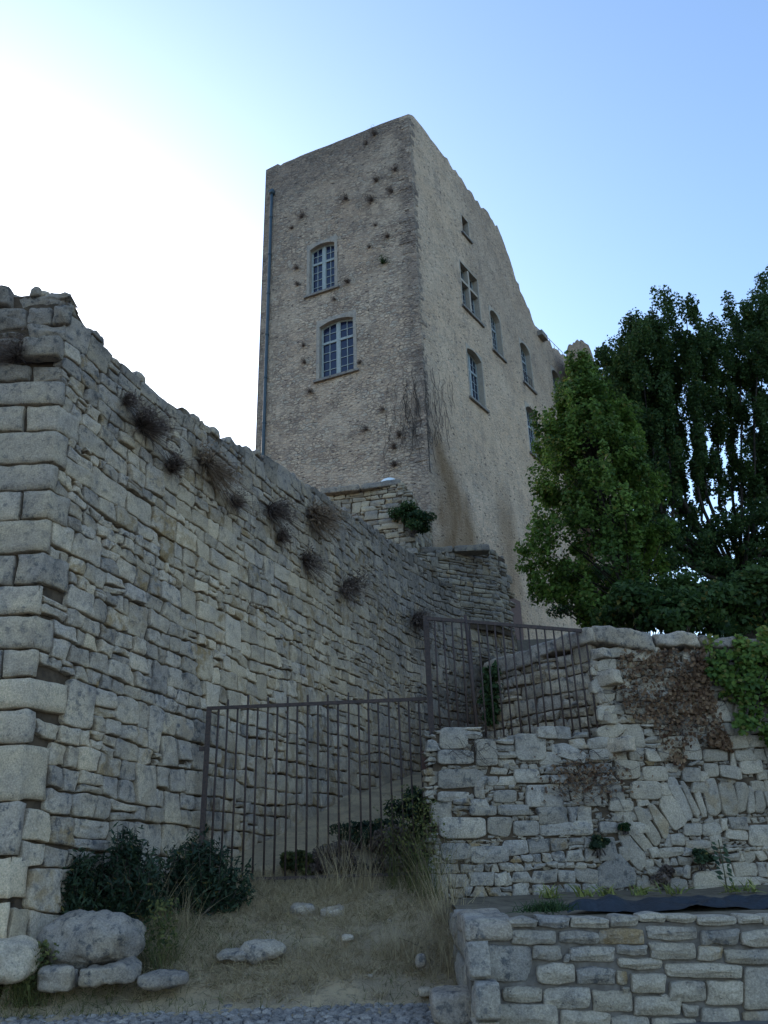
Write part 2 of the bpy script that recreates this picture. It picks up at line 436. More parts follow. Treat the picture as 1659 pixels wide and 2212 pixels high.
# reach of each corner block round onto the long face, top to bottom
lq_r = [.30, .62, .40, .10, .48, .26, .14, .40, .12, .52, .10, .34, .12, .66, .16, .46, .14, .30, .06, .10]
QS = []
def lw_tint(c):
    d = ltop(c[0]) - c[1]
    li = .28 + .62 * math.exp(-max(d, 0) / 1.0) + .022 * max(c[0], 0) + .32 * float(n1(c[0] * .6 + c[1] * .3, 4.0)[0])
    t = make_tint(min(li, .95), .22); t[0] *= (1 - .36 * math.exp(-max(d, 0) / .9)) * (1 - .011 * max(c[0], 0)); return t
bw = Buf()
for i in range(len(lq_v) - 1):
    v1_, v0_ = lq_v[i], lq_v[i + 1]; r_ = lq_r[i]
    f_ = -1.7; cut = -rng.uniform(.28, .6) if i in (4, 7, 9, 12, 18) else None
    if i < 3: QS.append((v0_, v1_, f_, 0.0)); continue
    for a_, b_ in ([(f_, r_)] if cut is None else [(f_, cut - .012), (cut + .012, r_)]):
        tn = make_tint(.5, .05); tn[0] = rng.uniform(.85, 1.1)
        if i >= 17: tn = np.array([1.2, .12, 0, 1])
        quoin(bw, leftsurf, a_ + .012, b_ - .012, v0_ + .014, v1_ - .014, face=rng.uniform(-.01, .03), tint=tn, rnd=rng.uniform(.022, .04), rough=rng.uniform(.010, .018))
    QS.append((v0_, v1_, f_, r_))
def q_start(v):
    for v0_, v1_, f_, r_ in QS:
        if v0_ <= v < v1_: return r_
    return .1
lh = lambda v: .265 if v > 2.2 else .33
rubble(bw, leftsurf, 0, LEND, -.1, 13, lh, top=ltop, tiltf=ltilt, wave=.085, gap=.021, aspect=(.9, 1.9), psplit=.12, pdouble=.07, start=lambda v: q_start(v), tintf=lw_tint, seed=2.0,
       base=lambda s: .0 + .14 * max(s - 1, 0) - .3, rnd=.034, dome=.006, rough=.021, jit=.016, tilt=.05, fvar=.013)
rubble(bw, leftsurf, -5.5, -1.72, -.2, 10, lambda v: .36, top=ltop, wave=.03, gap=.025, tintf=lw_tint, seed=5.0, aspect=(1.2, 2.6))
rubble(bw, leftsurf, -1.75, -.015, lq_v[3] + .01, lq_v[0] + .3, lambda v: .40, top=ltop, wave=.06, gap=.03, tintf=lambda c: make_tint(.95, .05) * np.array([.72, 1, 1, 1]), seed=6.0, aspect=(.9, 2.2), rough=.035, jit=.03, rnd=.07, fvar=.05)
# loose stones along the broken crest
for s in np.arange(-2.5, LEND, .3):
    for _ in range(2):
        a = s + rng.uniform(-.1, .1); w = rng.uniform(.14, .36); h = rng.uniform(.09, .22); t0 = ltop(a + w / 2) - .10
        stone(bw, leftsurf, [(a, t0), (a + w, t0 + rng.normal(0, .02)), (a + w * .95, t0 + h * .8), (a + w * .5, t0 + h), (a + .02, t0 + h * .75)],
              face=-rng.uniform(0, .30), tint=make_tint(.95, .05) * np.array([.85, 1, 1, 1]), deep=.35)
# solid core: face of the joints, top and back
sg = np.concatenate([np.linspace(-5.6, -.02, 12), np.linspace(.02, LEND, 90)])
def core(buf, surf, sg, topf, bot, thick, d0=-.085, nv=14, mat=1):
    f = np.linspace(0, 1, nv)
    A = np.repeat(sg[:, None], nv, 1); tv = np.array([topf(s) - .06 for s in sg]); bt = np.array([bot(s) for s in sg])
    V = bt[:, None] + (tv - bt)[:, None] * f
    P, N = surf(A.ravel(), V.ravel()); Pf = (P + N * d0).reshape(*A.shape, 3)
    buf.grid(Pf, (1, .5, 0, 1), mat, flip=False)
    P1, N1 = surf(sg, tv); Pb = P1 + N1 * -thick
    buf.grid(np.stack([Pf[:, -1], Pb], 1), (1, .5, 0, 1), mat)
    P2, N2 = surf(sg, bt); buf.grid(np.stack([Pb, P2 - N2 * thick], 1), (1, .5, 0, 1), mat)
    for e in (0, -1):
        buf.add([Pf[e, 0], Pf[e, -1], Pb[e], (P2 - N2 * thick)[e]], [(0, 1, 2, 3)], None, (1, .5, 0, 1), mat)
core(bw, leftsurf, sg, ltop, lambda s: -.4, .8)
left_wall = bw.build("retaining_wall", [M['stone'], M['joint']])
tag(left_wall, "tall rubble stone wall climbing from big corner blocks on the left to the castle", "stone wall")

# ------------------------------------------------------------------ straight walls
def planar(p0, p1, batter=0.0):
    p0 = np.array([*p0[:2], 0.0]); p1 = np.array([*p1[:2], 0.0]); d = (p1 - p0) / np.linalg.norm(p1 - p0); n = np.array([d[1], -d[0], 0])
    def surf(s, v):
        s = np.asarray(s, float); v = np.asarray(v, float)
        P = p0 + s[..., None] * d + v[..., None] * np.array([0, 0, 1.0]) - (batter * v)[..., None] * n
        return P, np.broadcast_to(n, P.shape)
    surf.n, surf.d, surf.p0, surf.len = n, d, p0, np.linalg.norm(p1 - p0)
    def at(x, y):
        P = on_plane(x, y, p0, n + np.array([0, 0, batter])); return np.array([(P - p0) @ d, P[2]])
    surf.at = at
    return surf
# ---- right wall (with the trace of an arch)
pA = at_Y(945, 1800, 12.3); pB = at_Y(1659, 1800, 13.0)
RW = planar(pA, pB, .02)
zcorn = RW.at(1290, 1470)[0]
low_top = [(940, 1578), (985, 1572), (1000, 1568), (1040, 1576), (1050, 1590), (1110, 1590), (1112, 1578), (1175, 1580), (1178, 1566), (1215, 1566), (1235, 1580), (1290, 1588)]
lt = np.array([RW.at(*p) for p in low_top])
capb = np.array([RW.at(*p) for p in ((1295, 1408), (1410, 1398), (1520, 1400), (1659, 1404))])
def rtop(s):
    if s < zcorn - .02: return float(np.interp(s, lt[:, 0], lt[:, 1]))
    return float(np.interp(s, capb[:, 0], capb[:, 1]))
br = Buf()
def zp(pts, ox, oy, k): return [RW.at(ox + x * k, oy + y * k) for x, y in pts]
vous = [[(430, 630), (480, 640), (690, 890), (650, 940), (600, 900), (460, 740)], [(520, 570), (580, 550), (740, 790), (730, 850), (690, 870), (600, 720)],
        [(640, 540), (680, 530), (800, 680), (805, 790), (770, 810), (720, 700)], [(760, 440), (820, 420), (960, 630), (950, 680), (870, 740), (820, 680), (750, 540)],
        [(810, 310), (870, 300), (1020, 570), (1010, 640), (960, 660), (890, 520), (810, 370)], [(920, 340), (950, 340), (1070, 570), (1050, 630), (1020, 590)],
        [(1030, 400), (1080, 400), (1140, 610), (1100, 620)], [(1110, 400), (1150, 320), (1210, 310), (1280, 550), (1220, 610), (1160, 600)],
        [(1240, 350), (1370, 350), (1420, 560), (1380, 610), (1290, 600)], [(1390, 345), (1460, 350), (1490, 430), (1470, 560), (1430, 580), (1410, 480)],
        [(1500, 370), (1540, 420), (1550, 570), (1490, 590)], [(1555, 420), (1610, 420), (1640, 530), (1620, 590), (1560, 580)],
        [(390, 790), (480, 780), (620, 960), (620, 1040), (570, 1090), (490, 1000)], [(220, 1060), (390, 930), (540, 1110), (530, 1210), (350, 1240), (220, 1230)],
        # squared stones over and beside the arch
        [(500, 330), (740, 335), (745, 480), (500, 475)], [(370, 145), (560, 160), (575, 300), (390, 315)], [(595, 205), (780, 200), (805, 325), (610, 325)],
        [(930, 205), (1080, 215), (1090, 330), (940, 330)], [(1115, 55), (1300, 60), (1315, 155), (1120, 160)], [(945, 30), (1090, 40), (1105, 145), (950, 140)],
        [(1110, 175), (1240, 180), (1245, 285), (1150, 285)], [(1250, 185), (1420, 205), (1435, 320), (1260, 290)], [(1425, 140), (1600, 140), (1620, 260), (1440, 265)],
        [(320, 485), (510, 490), (515, 590), (320, 580)], [(725, 15), (860, 15), (860, 80), (740, 85)], [(945, 690), (1095, 690), (1100, 790), (950, 790)],
        [(1110, 690), (1230, 680), (1305, 735), (1220, 790), (1110, 790)], [(1305, 730), (1460, 725), (1490, 780), (1480, 830), (1310, 815)],
        [(1500, 700), (1760, 700), (1760, 880), (1510, 880)], [(960, 830), (1160, 830), (1170, 900), (980, 910)], [(1030, 1110), (1270, 1070), (1285, 1250), (1040, 1290)],
        [(1300, 1140), (1590, 1140), (1610, 1260), (1310, 1270)], [(0, 660), (160, 665), (170, 780), (0, 785)], [(230, 670), (380, 675), (385, 765), (240, 770)],
        [(735, 900), (940, 890), (945, 950), (740, 985)], [(830, 780), (945, 775), (950, 870), (840, 870)]]
traced = [zp(p, 1237.4, 1604.4, .2541) for p in vous]
k7 = [[(70, 405), (290, 350), (420, 360), (410, 430), (90, 465)], [(60, 530), (150, 470), (285, 455), (280, 560), (70, 605)], [(70, 645), (280, 575), (275, 720), (80, 775)],
      [(130, 790), (270, 740), (270, 830), (150, 868)], [(115, 905), (280, 870), (290, 1000), (130, 1020)], [(110, 1090), (280, 1025), (390, 1080), (290, 1170), (130, 1160)],
      [(590, 360), (680, 350), (700, 420), (640, 560), (590, 480)], [(890, 380), (980, 380), (960, 500), (900, 500)]]
traced += [zp(p, 1263, 1314.2, .2387) for p in k7]
k3 = [[(190, 700), (345, 700), (350, 760), (195, 765)], [(195, 785), (380, 785), (415, 860), (195, 875)], [(535, 625), (670, 630), (672, 745), (540, 745)],
      [(700, 675), (760, 670), (845, 715), (840, 765), (705, 720)], [(870, 695), (970, 690), (970, 740), (870, 745)], [(205, 600), (320, 600), (325, 690), (200, 695)],
      [(195, 1000), (400, 1000), (405, 1090), (205, 1095)], [(205, 1115), (330, 1115), (335, 1185), (210, 1190)], [(640, 900), (745, 900), (750, 965), (650, 965)],
      [(530, 785), (640, 785), (640, 845), (535, 845)], [(1055, 840), (1175, 840), (1180, 920), (1055, 915)], [(195, 885), (330, 885), (325, 925), (195, 930)],
      [(415, 1000), (525, 1000), (510, 1085), (415, 1075)], [(530, 1015), (635, 1015), (640, 1080), (535, 1080)], [(645, 1020), (870, 1020), (875, 1070), (650, 1085)],
      [(335, 1130), (500, 1130), (505, 1200), (345, 1205)], [(445, 880), (540, 880), (540, 935), (440, 935)], [(330, 945), (450, 945), (450, 990), (335, 990)], [(460, 945), (590, 945), (595, 990), (465, 990)]]
traced += [zp(p, 853.4, 1280.1, .4856) for p in k3]
def grow(p, g=.02):
    P = np.array(p); c = P.mean(0); d = P - c; return c + d * (1 + g / (np.linalg.norm(d, axis=1)[:, None] + .01))
n_laid = len(LAID)
for k, p in enumerate(traced):
    P = np.array(p)
    li = .72 if P[:, 0].mean() < zcorn - .1 else .35
    P = grow(P, .030 if k < 12 else .014); stone(br, RW, P, face=rng.uniform(.0, .02), tint=make_tint(li - .12, .08), rnd=.028, dome=.010, sub=2, rough=.013)
traced_g = [grow(p, .035) for p in traced]
def rw_tint(c):
    li = .62 if c[0] < zcorn else .30
    return make_tint(li + .18 * float(n1(c[0] * 1.3 + c[1], 9.)[0]), .12)
rubble(br, RW, 0.0, 9.0, .55, 5.4, lambda v: .155, top=rtop, wave=.045, gap=.012, aspect=(.9, 2.2), skip=traced_g, tintf=rw_tint, seed=8.0, rnd=.026, dome=.012, rough=.014, psplit=.15)
filled = [grow(p, .004) for p in LAID[n_laid:]]
_fb = [(p.min(0), p.max(0)) for p in filled]
def free(c): return not any((lo <= c).all() and (c <= hi).all() and in_poly(c, p) for p, (lo, hi) in zip(filled, _fb))
rubble(br, RW, 0.0, 9.0, .55, 5.4, lambda v: .062, top=rtop, wave=.02, gap=.006, aspect=(.8, 2.2), keep=free, tintf=lambda c: make_tint(.45, .3) * np.array([.85, 1, 1, 1]), seed=28.0, rnd=.02, dome=.006, rough=.008, psplit=0, pdouble=0, minh=.02, fbase=-.028, fvar=.012)
core(br, RW, np.concatenate([np.linspace(0, zcorn - .03, 24), np.linspace(zcorn, 9.2, 40)]), rtop, lambda s: .3, .55, -.05)
right_wall = br.build("boundary_wall", [M['stone_pale'], M['joint']])
tag(right_wall, "grey rubble wall right of the gate with slanted stones of a blocked arch", "stone wall")
# end face of the upper part, above the ledge
# ---- coping stones
def block(buf, o, ax, ay, az, seed=0, rough=.03, tint=(1, .6, 0, 1), n=(9, 5, 5), pw=5.0):
    """weathered block: superellipsoid-like box, centre o, half axes ax ay az"""
    o, ax, ay, az = (np.asarray(q, float) for q in (o, ax, ay, az))
    faces = []
    def patch(u, v, w, a, b):
        A, Bq = np.meshgrid(np.linspace(-1, 1, a), np.linspace(-1, 1, b), indexing='ij')
        return A, Bq
    for (i, j, k) in ((0, 1, 2), (1, 2, 0), (2, 0, 1)):
        for sg_ in (-1, 1):
            a, b = n[i] + 4, n[j] + 4
            A, Bq = np.meshgrid(np.sin(np.linspace(-1, 1, a) * math.pi / 2), np.sin(np.linspace(-1, 1, b) * math.pi / 2), indexing='ij')
            Q = np.zeros((a, b, 3)); Q[..., i] = A; Q[..., j] = Bq; Q[..., k] = sg_
            r_ = (np.abs(Q) ** pw).sum(-1) ** (1 / pw); Q = Q / r_[..., None]
            W = o + Q[..., :1] * ax + Q[..., 1:2] * ay + Q[..., 2:] * az
            dn = Q[..., :1] * ax / np.linalg.norm(ax) + Q[..., 1:2] * ay / np.linalg.norm(ay) + Q[..., 2:] * az / np.linalg.norm(az)
            dn /= np.linalg.norm(dn, axis=-1, keepdims=True)
            f = fbm((W.reshape(-1, 3) * 3.2 + seed), 6).reshape(a, b, 1)
            buf.grid(W + dn * f * rough, np.asarray(tint, float), 0, flip=(sg_ < 0))
cap_segs = [((1283, 1405), (1413, 1395), (1290, 1346), (1400, 1368)), ((1417, 1398), (1511, 1399), (1420, 1366), (1508, 1372)), ((1514, 1400), (1598, 1402), (1515, 1372), (1596, 1378)),
            ((1601, 1403), (1700, 1408), (1603, 1378), (1700, 1384))]
for i, (bl, brr, tl, tr_) in enumerate(cap_segs):
    a, b, c_, d_ = (RW.at(*q) for q in (bl, brr, tl, tr_))
    s0_, s1_ = a[0], b[0]; v0_, v1_ = .5 * (a[1] + b[1]), .5 * (c_[1] + d_[1])
    cb = Buf()
    P, N = RW(np.array([.5 * (s0_ + s1_)]), np.array([.5 * (v0_ + v1_)]))
    slope = ((d_[1] - c_[1]) / (d_[0] - c_[0])) * .7
    ax = (RW.d + np.array([0, 0, slope])) * (s1_ - s0_) / 2
    block(cb, P[0] - RW.n * .25, ax, RW.n * .36, np.array([0, 0, 1.0]) * (v1_ - v0_) / 2, i * 9.1, .05, make_tint(.8, 0) , (26, 14, 10), 7.0)
    o = cb.build("coping_stone", M['stone'], right_wall)
    if i == 0: o["label"] = "thick lichened end coping stone with a tilted top"

# ---- return wall behind the fence
r0 = RW(np.array([zcorn + .02]), np.array([0.]))[0][0] + np.array([0, .05, 0])
r1 = at_Y(1050, 1480, 14.5)
RT = planar((r1[0], r1[1]), (r0[0], r0[1]), .0)
bt_ = Buf()
rt_top = np.array([RT.at(1050, 1462), RT.at(1180, 1418), RT.at(1283, 1392)])
rtt = lambda s: float(np.interp(s, rt_top[:, 0], rt_top[:, 1]))
rubble(bt_, RT, 0, RT.len - .1, 2.2, 5.5, lambda v: .21, top=rtt, wave=.03, gap=.02, aspect=(.9, 2.2), tintf=lambda c: make_tint(.62, .15), seed=12.0, rnd=.03)
core(bt_, RT, np.linspace(0, RT.len - .1, 16), rtt, lambda s: 1.2, .5, -.05)
return_wall = bt_.build("side_wall", [M['stone'], M['joint']])
tag(return_wall, "short dressed stone wall running back behind the upper iron railing", "stone wall")
caps = [((1048, 1470), (1168, 1428), (1060, 1428), (1160, 1396)), ((1142, 1432), (1200, 1410), (1150, 1398), (1205, 1375)), ((1200, 1412), (1282, 1388), (1205, 1376), (1284, 1352))]
for i, (bl, brr, tl, tr_) in enumerate(caps):
    a, b, c_, d_ = (RT.at(*q) for q in (bl, brr, tl, tr_))
    cb = Buf(); mid = (a + b + c_ + d_) / 4
    P, N = RT(np.array([mid[0]]), np.array([mid[1]]))
    ax = RT.d * (b[0] - a[0]) / 2 + np.array([0, 0, (b[1] + d_[1] - a[1] - c_[1]) / 4])
    block(cb, P[0] - RT.n * .2, ax, RT.n * .28, np.array([0, 0, .5]) * ((c_[1] + d_[1]) - (a[1] + b[1])) / 2, i * 5.3 + 40, .05, make_tint(.9, 0), (20, 12, 8), 8.0)
    cb.build("coping_stone", M['stone'], return_wall)

# ---- low terrace wall in front
pC = at_Y(1016, 2100, 8.3); LWf = planar((pC[0], 8.3), (pC[0] + 5, 8.36), .015)
bl_ = Buf()
rects = [(440, 520, 605, 615), (610, 515, 732, 552), (735, 508, 860, 558), (865, 510, 1020, 555), (1025, 503, 1140, 550), (1145, 495, 1255, 535), (1258, 500, 1372, 535), (1375, 503, 1535, 545), (1540, 503, 1632, 540), (1636, 503, 1750, 545),
         (625, 562, 812, 620), (818, 565, 978, 620), (985, 555, 1160, 618), (1172, 545, 1380, 605), (1392, 560, 1545, 625), (1550, 560, 1720, 630),
         (452, 625, 712, 770), (715, 622, 832, 688), (865, 630, 1045, 692), (1048, 622, 1170, 664), (1182, 612, 1370, 682), (1376, 622, 1480, 685), (1486, 640, 1720, 700),
         (725, 695, 885, 785), (890, 712, 1050, 785), (1055, 672, 1240, 722), (1247, 695, 1550, 755), (1105, 738, 1250, 816), (1257, 762, 1408, 855), (1412, 765, 1555, 868), (1562, 710, 1740, 885),
         (470, 778, 580, 850), (592, 790, 755, 855), (762, 792, 950, 880), (960, 806, 1110, 893), (1118, 826, 1305, 910), (1312, 860, 1382, 915), (1390, 872, 1552, 1000), (1560, 890, 1740, 1000),
         (470, 860, 815, 965), (830, 886, 1030, 965), (1036, 906, 1180, 975), (1190, 917, 1380, 985), (1050, 725, 1100, 785), (838, 655, 862, 690), (1225, 820, 1255, 845), (1070, 785, 1104, 806)]
for i, (x0, y0, x1, y1) in enumerate(rects):
    e = lambda k=7: rng.uniform(-k, k)
    big = (x1 - x0) > 60
    kk = 7 if big else 2
    pts = [(x0 + e(kk), y0 + e(kk) * .6 + 3), ((x0 + x1) / 2 + e(20) * big, y0 + e(4)), (x1 + e(kk) - 2, y0 + e(kk) * .6 + 3), (x1 + e(4) * big, (y0 + y1) / 2 + e(5)), (x1 + e(kk) - 2, y1 + e(kk) * .6 - 3),
           ((x0 + x1) / 2 + e(20) * big, y1 + e(3)), (x0 + e(kk) + 2, y1 + e(kk) * .6 - 3), (x0 + e(4) * big, (y0 + y1) / 2 + e(5))]
    P = [LWf.at(768 + x * .537, 1706.8 + y * .537) for x, y in pts]
    li = .75 if i in (0, 2, 13, 16, 24, 14) else .22
    t = make_tint(li, .1); t[0] = rng.uniform(.85, 1.12)
    if i == 21: t = np.array([1, .1, 1, 1])
    stone(bl_, LWf, P, face=rng.uniform(.0, .03), tint=t, rnd=.034, dome=.016, rough=.020, jit=.014, tilt=.07)
core(bl_, LWf, np.linspace(-.0, 5, 12), lambda s: LWf.at(1400, 1978)[1], lambda s: -.2, .45, -.034)
# end face running back to the gate post
EW = planar((pC[0] - .0, 12.3), (pC[0] - .0, 8.32), .0)
ztop = LWf.at(1400, 1978)[1]
rubble(bl_, EW, 0, EW.len - .05, -.1, ztop + .05, lambda v: .24, top=lambda s: ztop - .02, wave=.02, gap=.02, tintf=lambda c: make_tint(.5, .1), seed=15.0)
core(bl_, EW, np.linspace(0, EW.len - .02, 8), lambda s: ztop - .05, lambda s: -.2, .3, -.05)
low_wall = bl_.build("terrace_wall", [M['stone_pale'], M['mortar']])
tag(low_wall, "low mortared stone wall in the bottom right corner", "stone wall")
cb = Buf(); q = at_Z(1012, 1958, ztop)
block(cb, (pC[0] + .22, 8.95, ztop - .085), (.24, 0, 0), (0, .68, 0), (0, 0, .095), 3.3, .03, (.95, .75, 0, 1), (6, 10, 4), 6.0)
cb.build("corner_slab", M['stone'], low_wall)

# ------------------------------------------------------------------ TERRAIN
SLAB = 'structure'
def height_ground(X, Y):
    z = np.interp(Y, [-60, 9.4, 9.7, 11, 12.2, 13, 14.5, 19, 24, 30], [-.03, -.03, .05, .47, .82, .97, 1.35, 2.5, 3.3, 4.6])
    z = z + .05 * np.clip(Y - 9.2, 0, 1) * fbm(np.stack([X * .9, Y * .9, 0 * X], -1).reshape(-1, 3), 3).reshape(X.shape)
    z = z + np.clip(X + 1.2, -3, 0) * -.02 * np.clip(Y - 9, 0, 3)
    return z
gb = Buf(); xs = np.linspace(-6, 3.2, 150); ys = np.concatenate([np.linspace(9.05, 14, 110), np.linspace(14.1, 30, 60)])
X, Y = np.meshgrid(xs, ys, indexing='ij'); Z = height_ground(X, Y) + .012 * fbm(np.stack([X * 6, Y * 6, 0 * X], -1).reshape(-1, 3), 3).reshape(X.shape)
Z = Z - .6 * ((X > pC[0] + .04) & (Y < np.where(X > 1.05, 13.1, 12.5))); gb.grid(np.stack([X, Y, Z], -1), (1, .5, 0, 1), 0)
gm = Mat("straw_ground", .95, .1); a = gm.noise(1.6, 5); b = gm.noise(18, 5, .7); c = gm.noise(90, 3, .7, gm.mapv((1, .3, 1), (0, 0, .5)))
col = gm.mix(gm.ramp(a, .38, .62), (.50, .355, .205), (.36, .26, .16)); col = gm.mix(gm.ramp(b, .5, .72), col, (.16, .13, .085))
col = gm.mix(gm.ramp(c, .5, .75), col, (.50, .385, .235)); gm.bump(gm.math('ADD', b, c), .8, .03); M['ground'] = gm.color(col)
tag(gb.build("grass_slope", M['ground']), kind=SLAB)
def gz(x, y): return float(height_ground(np.array([[x]]), np.array([[y]]))[0, 0])
# street with cobbles
sb = Buf(); sb.add([(-60, -60, -.035), (60, -60, -.035), (60, 9.7, -.035), (-60, 9.7, -.035)], [(0, 1, 2, 3)], None, (1, .5, 0, 1), 1)
flat = lambda s, v: (np.stack([s, v, 0 * s], -1), np.broadcast_to(np.array([0, 0, 1.0]), (len(s), 3)))
yy = 7.6
while yy < 9.8:
    h = rng.uniform(.075, .11); xx = -6.2 + rng.uniform(0, .1)
    while xx < 1.0:
        w = rng.uniform(.075, .15)
        edge = 9.55 + .12 * float(n1(xx * 1.4, 3.)[0])
        if yy < edge:
            j = lambda: rng.normal(0, .006)
            skew = .10 * math.sin(xx * 1.1)
            P = [(xx + .005 + j(), yy + .004 + skew + j()), (xx + w - .005 + j(), yy + .004 + skew + j()), (xx + w - .005 + j(), yy + h - .004 + skew + j()), (xx + .005 + j(), yy + h - .004 + skew + j())]
            stone(sb, flat, P, face=-.012 + rng.normal(0, .006), deep=.05, rnd=.022, dome=.010, tint=(rng.uniform(.75, 1.2), rng.uniform(.5, 1), 0, 1), rough=.004, sub=1, jit=.004)
        xx += w
    yy += h
M['cobble'] = stone_mat("cobble", (.42, .34, .275), (.30, .255, .22)); M['dust'] = plain("street_dust", (.10, .09, .08), (.17, .15, .13), 6)
tag(sb.build("street", [M['cobble'], M['dust']]), kind=SLAB)
# planting terrace between the low wall and the right wall
tb = Buf(); X, Y = np.meshgrid(np.linspace(pC[0] + .05, 9.5, 60), np.linspace(8.5, 13.4, 40), indexing='ij')
Z = ztop - .05 - .02 * np.clip((Y - 9) / 3, 0, 1) + .02 * fbm(np.stack([X * 2, Y * 2, 0 * X], -1).reshape(-1, 3), 3).reshape(X.shape)
tb.grid(np.stack([X, Y, Z], -1)); tag(tb.build("terrace_bed", M['soil']), kind=SLAB)
# garden behind the right wall and the hill under the castle
hb = Buf(); X, Y = np.meshgrid(np.linspace(3.4, 60, 60), np.linspace(13.3, 70, 60), indexing='ij')
Z = np.interp(Y, [13.3, 16, 22, 30, 36, 70], [4.3, 4.4, 5.2, 8, 10, 12]) - np.clip(X - 9, 0, 40) * .12
hb.grid(np.stack([X, Y, Z], -1))
X, Y = np.meshgrid(np.linspace(0, 1, 8), np.linspace(14.9, 30, 24), indexing='ij'); X = .137 * Y + X * (3.4 - .137 * Y); Z = np.interp(Y, [14.6, 30], [4.2, 8.0])
hb.grid(np.stack([X, Y, Z], -1))
X, Y = np.meshgrid(np.linspace(pA[0], 3.3, 14), np.linspace(12.45, 15.2, 14), indexing='ij'); Y = np.maximum(Y, 12.3 + .12 + (X - pA[0]) * .135); hb.grid(np.stack([X, Y, 2.85 + .05 * noise3(np.stack([X * 2, Y * 2, X * 0], -1).reshape(-1, 3)).reshape(X.shape)], -1)[:, :])
tag(hb.build("garden_ground", M['soil']), kind=SLAB)
ub = Buf(); ss_ = np.linspace(-40, LEND, 60); V0 = np.zeros_like(ss_)
P0, N0 = leftsurf(ss_, np.array([min(ltop(s), 9.5) - .25 for s in ss_]))
rows = [P0 - N0 * d * np.array([1, 1, 0]) + np.array([0, 0, 0]) for d in (.6, 3)] 
far = P0.copy(); far[:, 0] -= 30; far[:, 1] += 30; far[:, 2] += 3
rows.append(far); ub.grid(np.stack(rows, 1)); tag(ub.build("hill", M['soil']), kind=SLAB)

# ------------------------------------------------------------------ CASTLE
castle = empty("castle"); tag(castle, "tall half ruined castle tower of buff rendered stone above the walls", "castle")
K = at_Y(882, 248, 30.0)
aL, aR = R(66), R(34)
DL = np.array([-math.sin(aL), math.cos(aL), 0]); DR = np.array([math.sin(aR), math.cos(aR), 0])
NL = np.array([-DL[1], DL[0], 0]); NL = NL if NL[1] < 0 else -NL
NR = np.array([DR[1], -DR[0], 0])
class Face:
    def __init__(s, d, n): s.d, s.n = d, n; s.o = np.array([K[0], K[1], 0.])
    def at(s, x, y):
        P = on_plane(x, y, s.o, s.n); return np.array([(P - s.o) @ s.d, P[2]])
    def P(s, u, z, d=0.0): return s.o + s.d * u + np.array([0, 0, 1.0]) * z + s.n * d
    def Pv(s, u, z, d): return s.o + u[..., None] * s.d + z[..., None] * np.array([0, 0, 1.0]) + d[..., None] * s.n
FL, FR = Face(DL, NL), Face(DR, NR)
def facade(face, tops, z0, holes, u1, name, mat, thick=.8, tintf=None, step=.22, flip=False):
    tu = np.array([t[0] for t in tops]); tz = np.array([t[1] for t in tops])
    us = np.unique(np.round(np.concatenate([np.arange(0, u1, step), [u1], [h for q in holes for h in q[:2]], tu[(tu >= 0) & (tu <= u1)]]), 4))
    zs = np.unique(np.round(np.concatenate([np.arange(z0, tz.max() + step, step), [h for q in holes for h in q[2:4]]]), 4))
    us = us[np.concatenate([[True], np.diff(us) > .012])]
    T = np.interp(us, tu, tz)
    U, Z = np.meshgrid(us, zs, indexing='ij'); Z = np.minimum(Z, T[:, None])
    w = .02 * fbm(np.stack([U * .8, Z * .8, 0 * U], -1).reshape(-1, 3), 2).reshape(U.shape) + .012 * noise3(np.stack([U * 4, Z * 4, 0 * U + 3], -1).reshape(-1, 3)).reshape(U.shape)
    w[0] = 0
    P = face.Pv(U, Z, w); b = Buf(); a_, c_ = U.shape
    i = np.arange(a_ * c_).reshape(a_, c_)
    q = np.stack([i[:-1, :-1], i[1:, :-1], i[1:, 1:], i[:-1, 1:]], -1)
    um = .5 * (us[:-1] + us[1:])[:, None]; zm = .5 * (Z[:-1, :-1] + Z[1:, 1:])
    ok = (Z[:-1, 1:] - Z[:-1, :-1] + Z[1:, 1:] - Z[1:, :-1]) > 1e-4
    for h in holes: ok &= ~((um > h[0]) & (um < h[1]) & (zm > h[2]) & (zm < h[3]))
    q = q[ok]
    if flip: q = q[:, ::-1]
    tint = np.stack([np.ones(U.size), np.zeros(U.size), np.zeros(U.size), np.ones(U.size)], 1) if tintf is None else tintf(U.ravel(), Z.ravel())
    b.add(P.reshape(-1, 3), q, None, tint)
    top = face.Pv(us, T, np.zeros_like(us)); topb = face.Pv(us, T - .05, np.full_like(us, -thick)); bot = face.Pv(us, np.full_like(us, z0), np.full_like(us, -thick))
    tt = (1, .6, 0, 1)
    b.grid(np.stack([P[:, -1], topb, bot], 1), tt); 
    for e in (0, -1): b.add([P[e, 0], P[e, -1], topb[e], bot[e]], [(0, 1, 2, 3)], None, tt)
    return b.build(name, mat, castle)
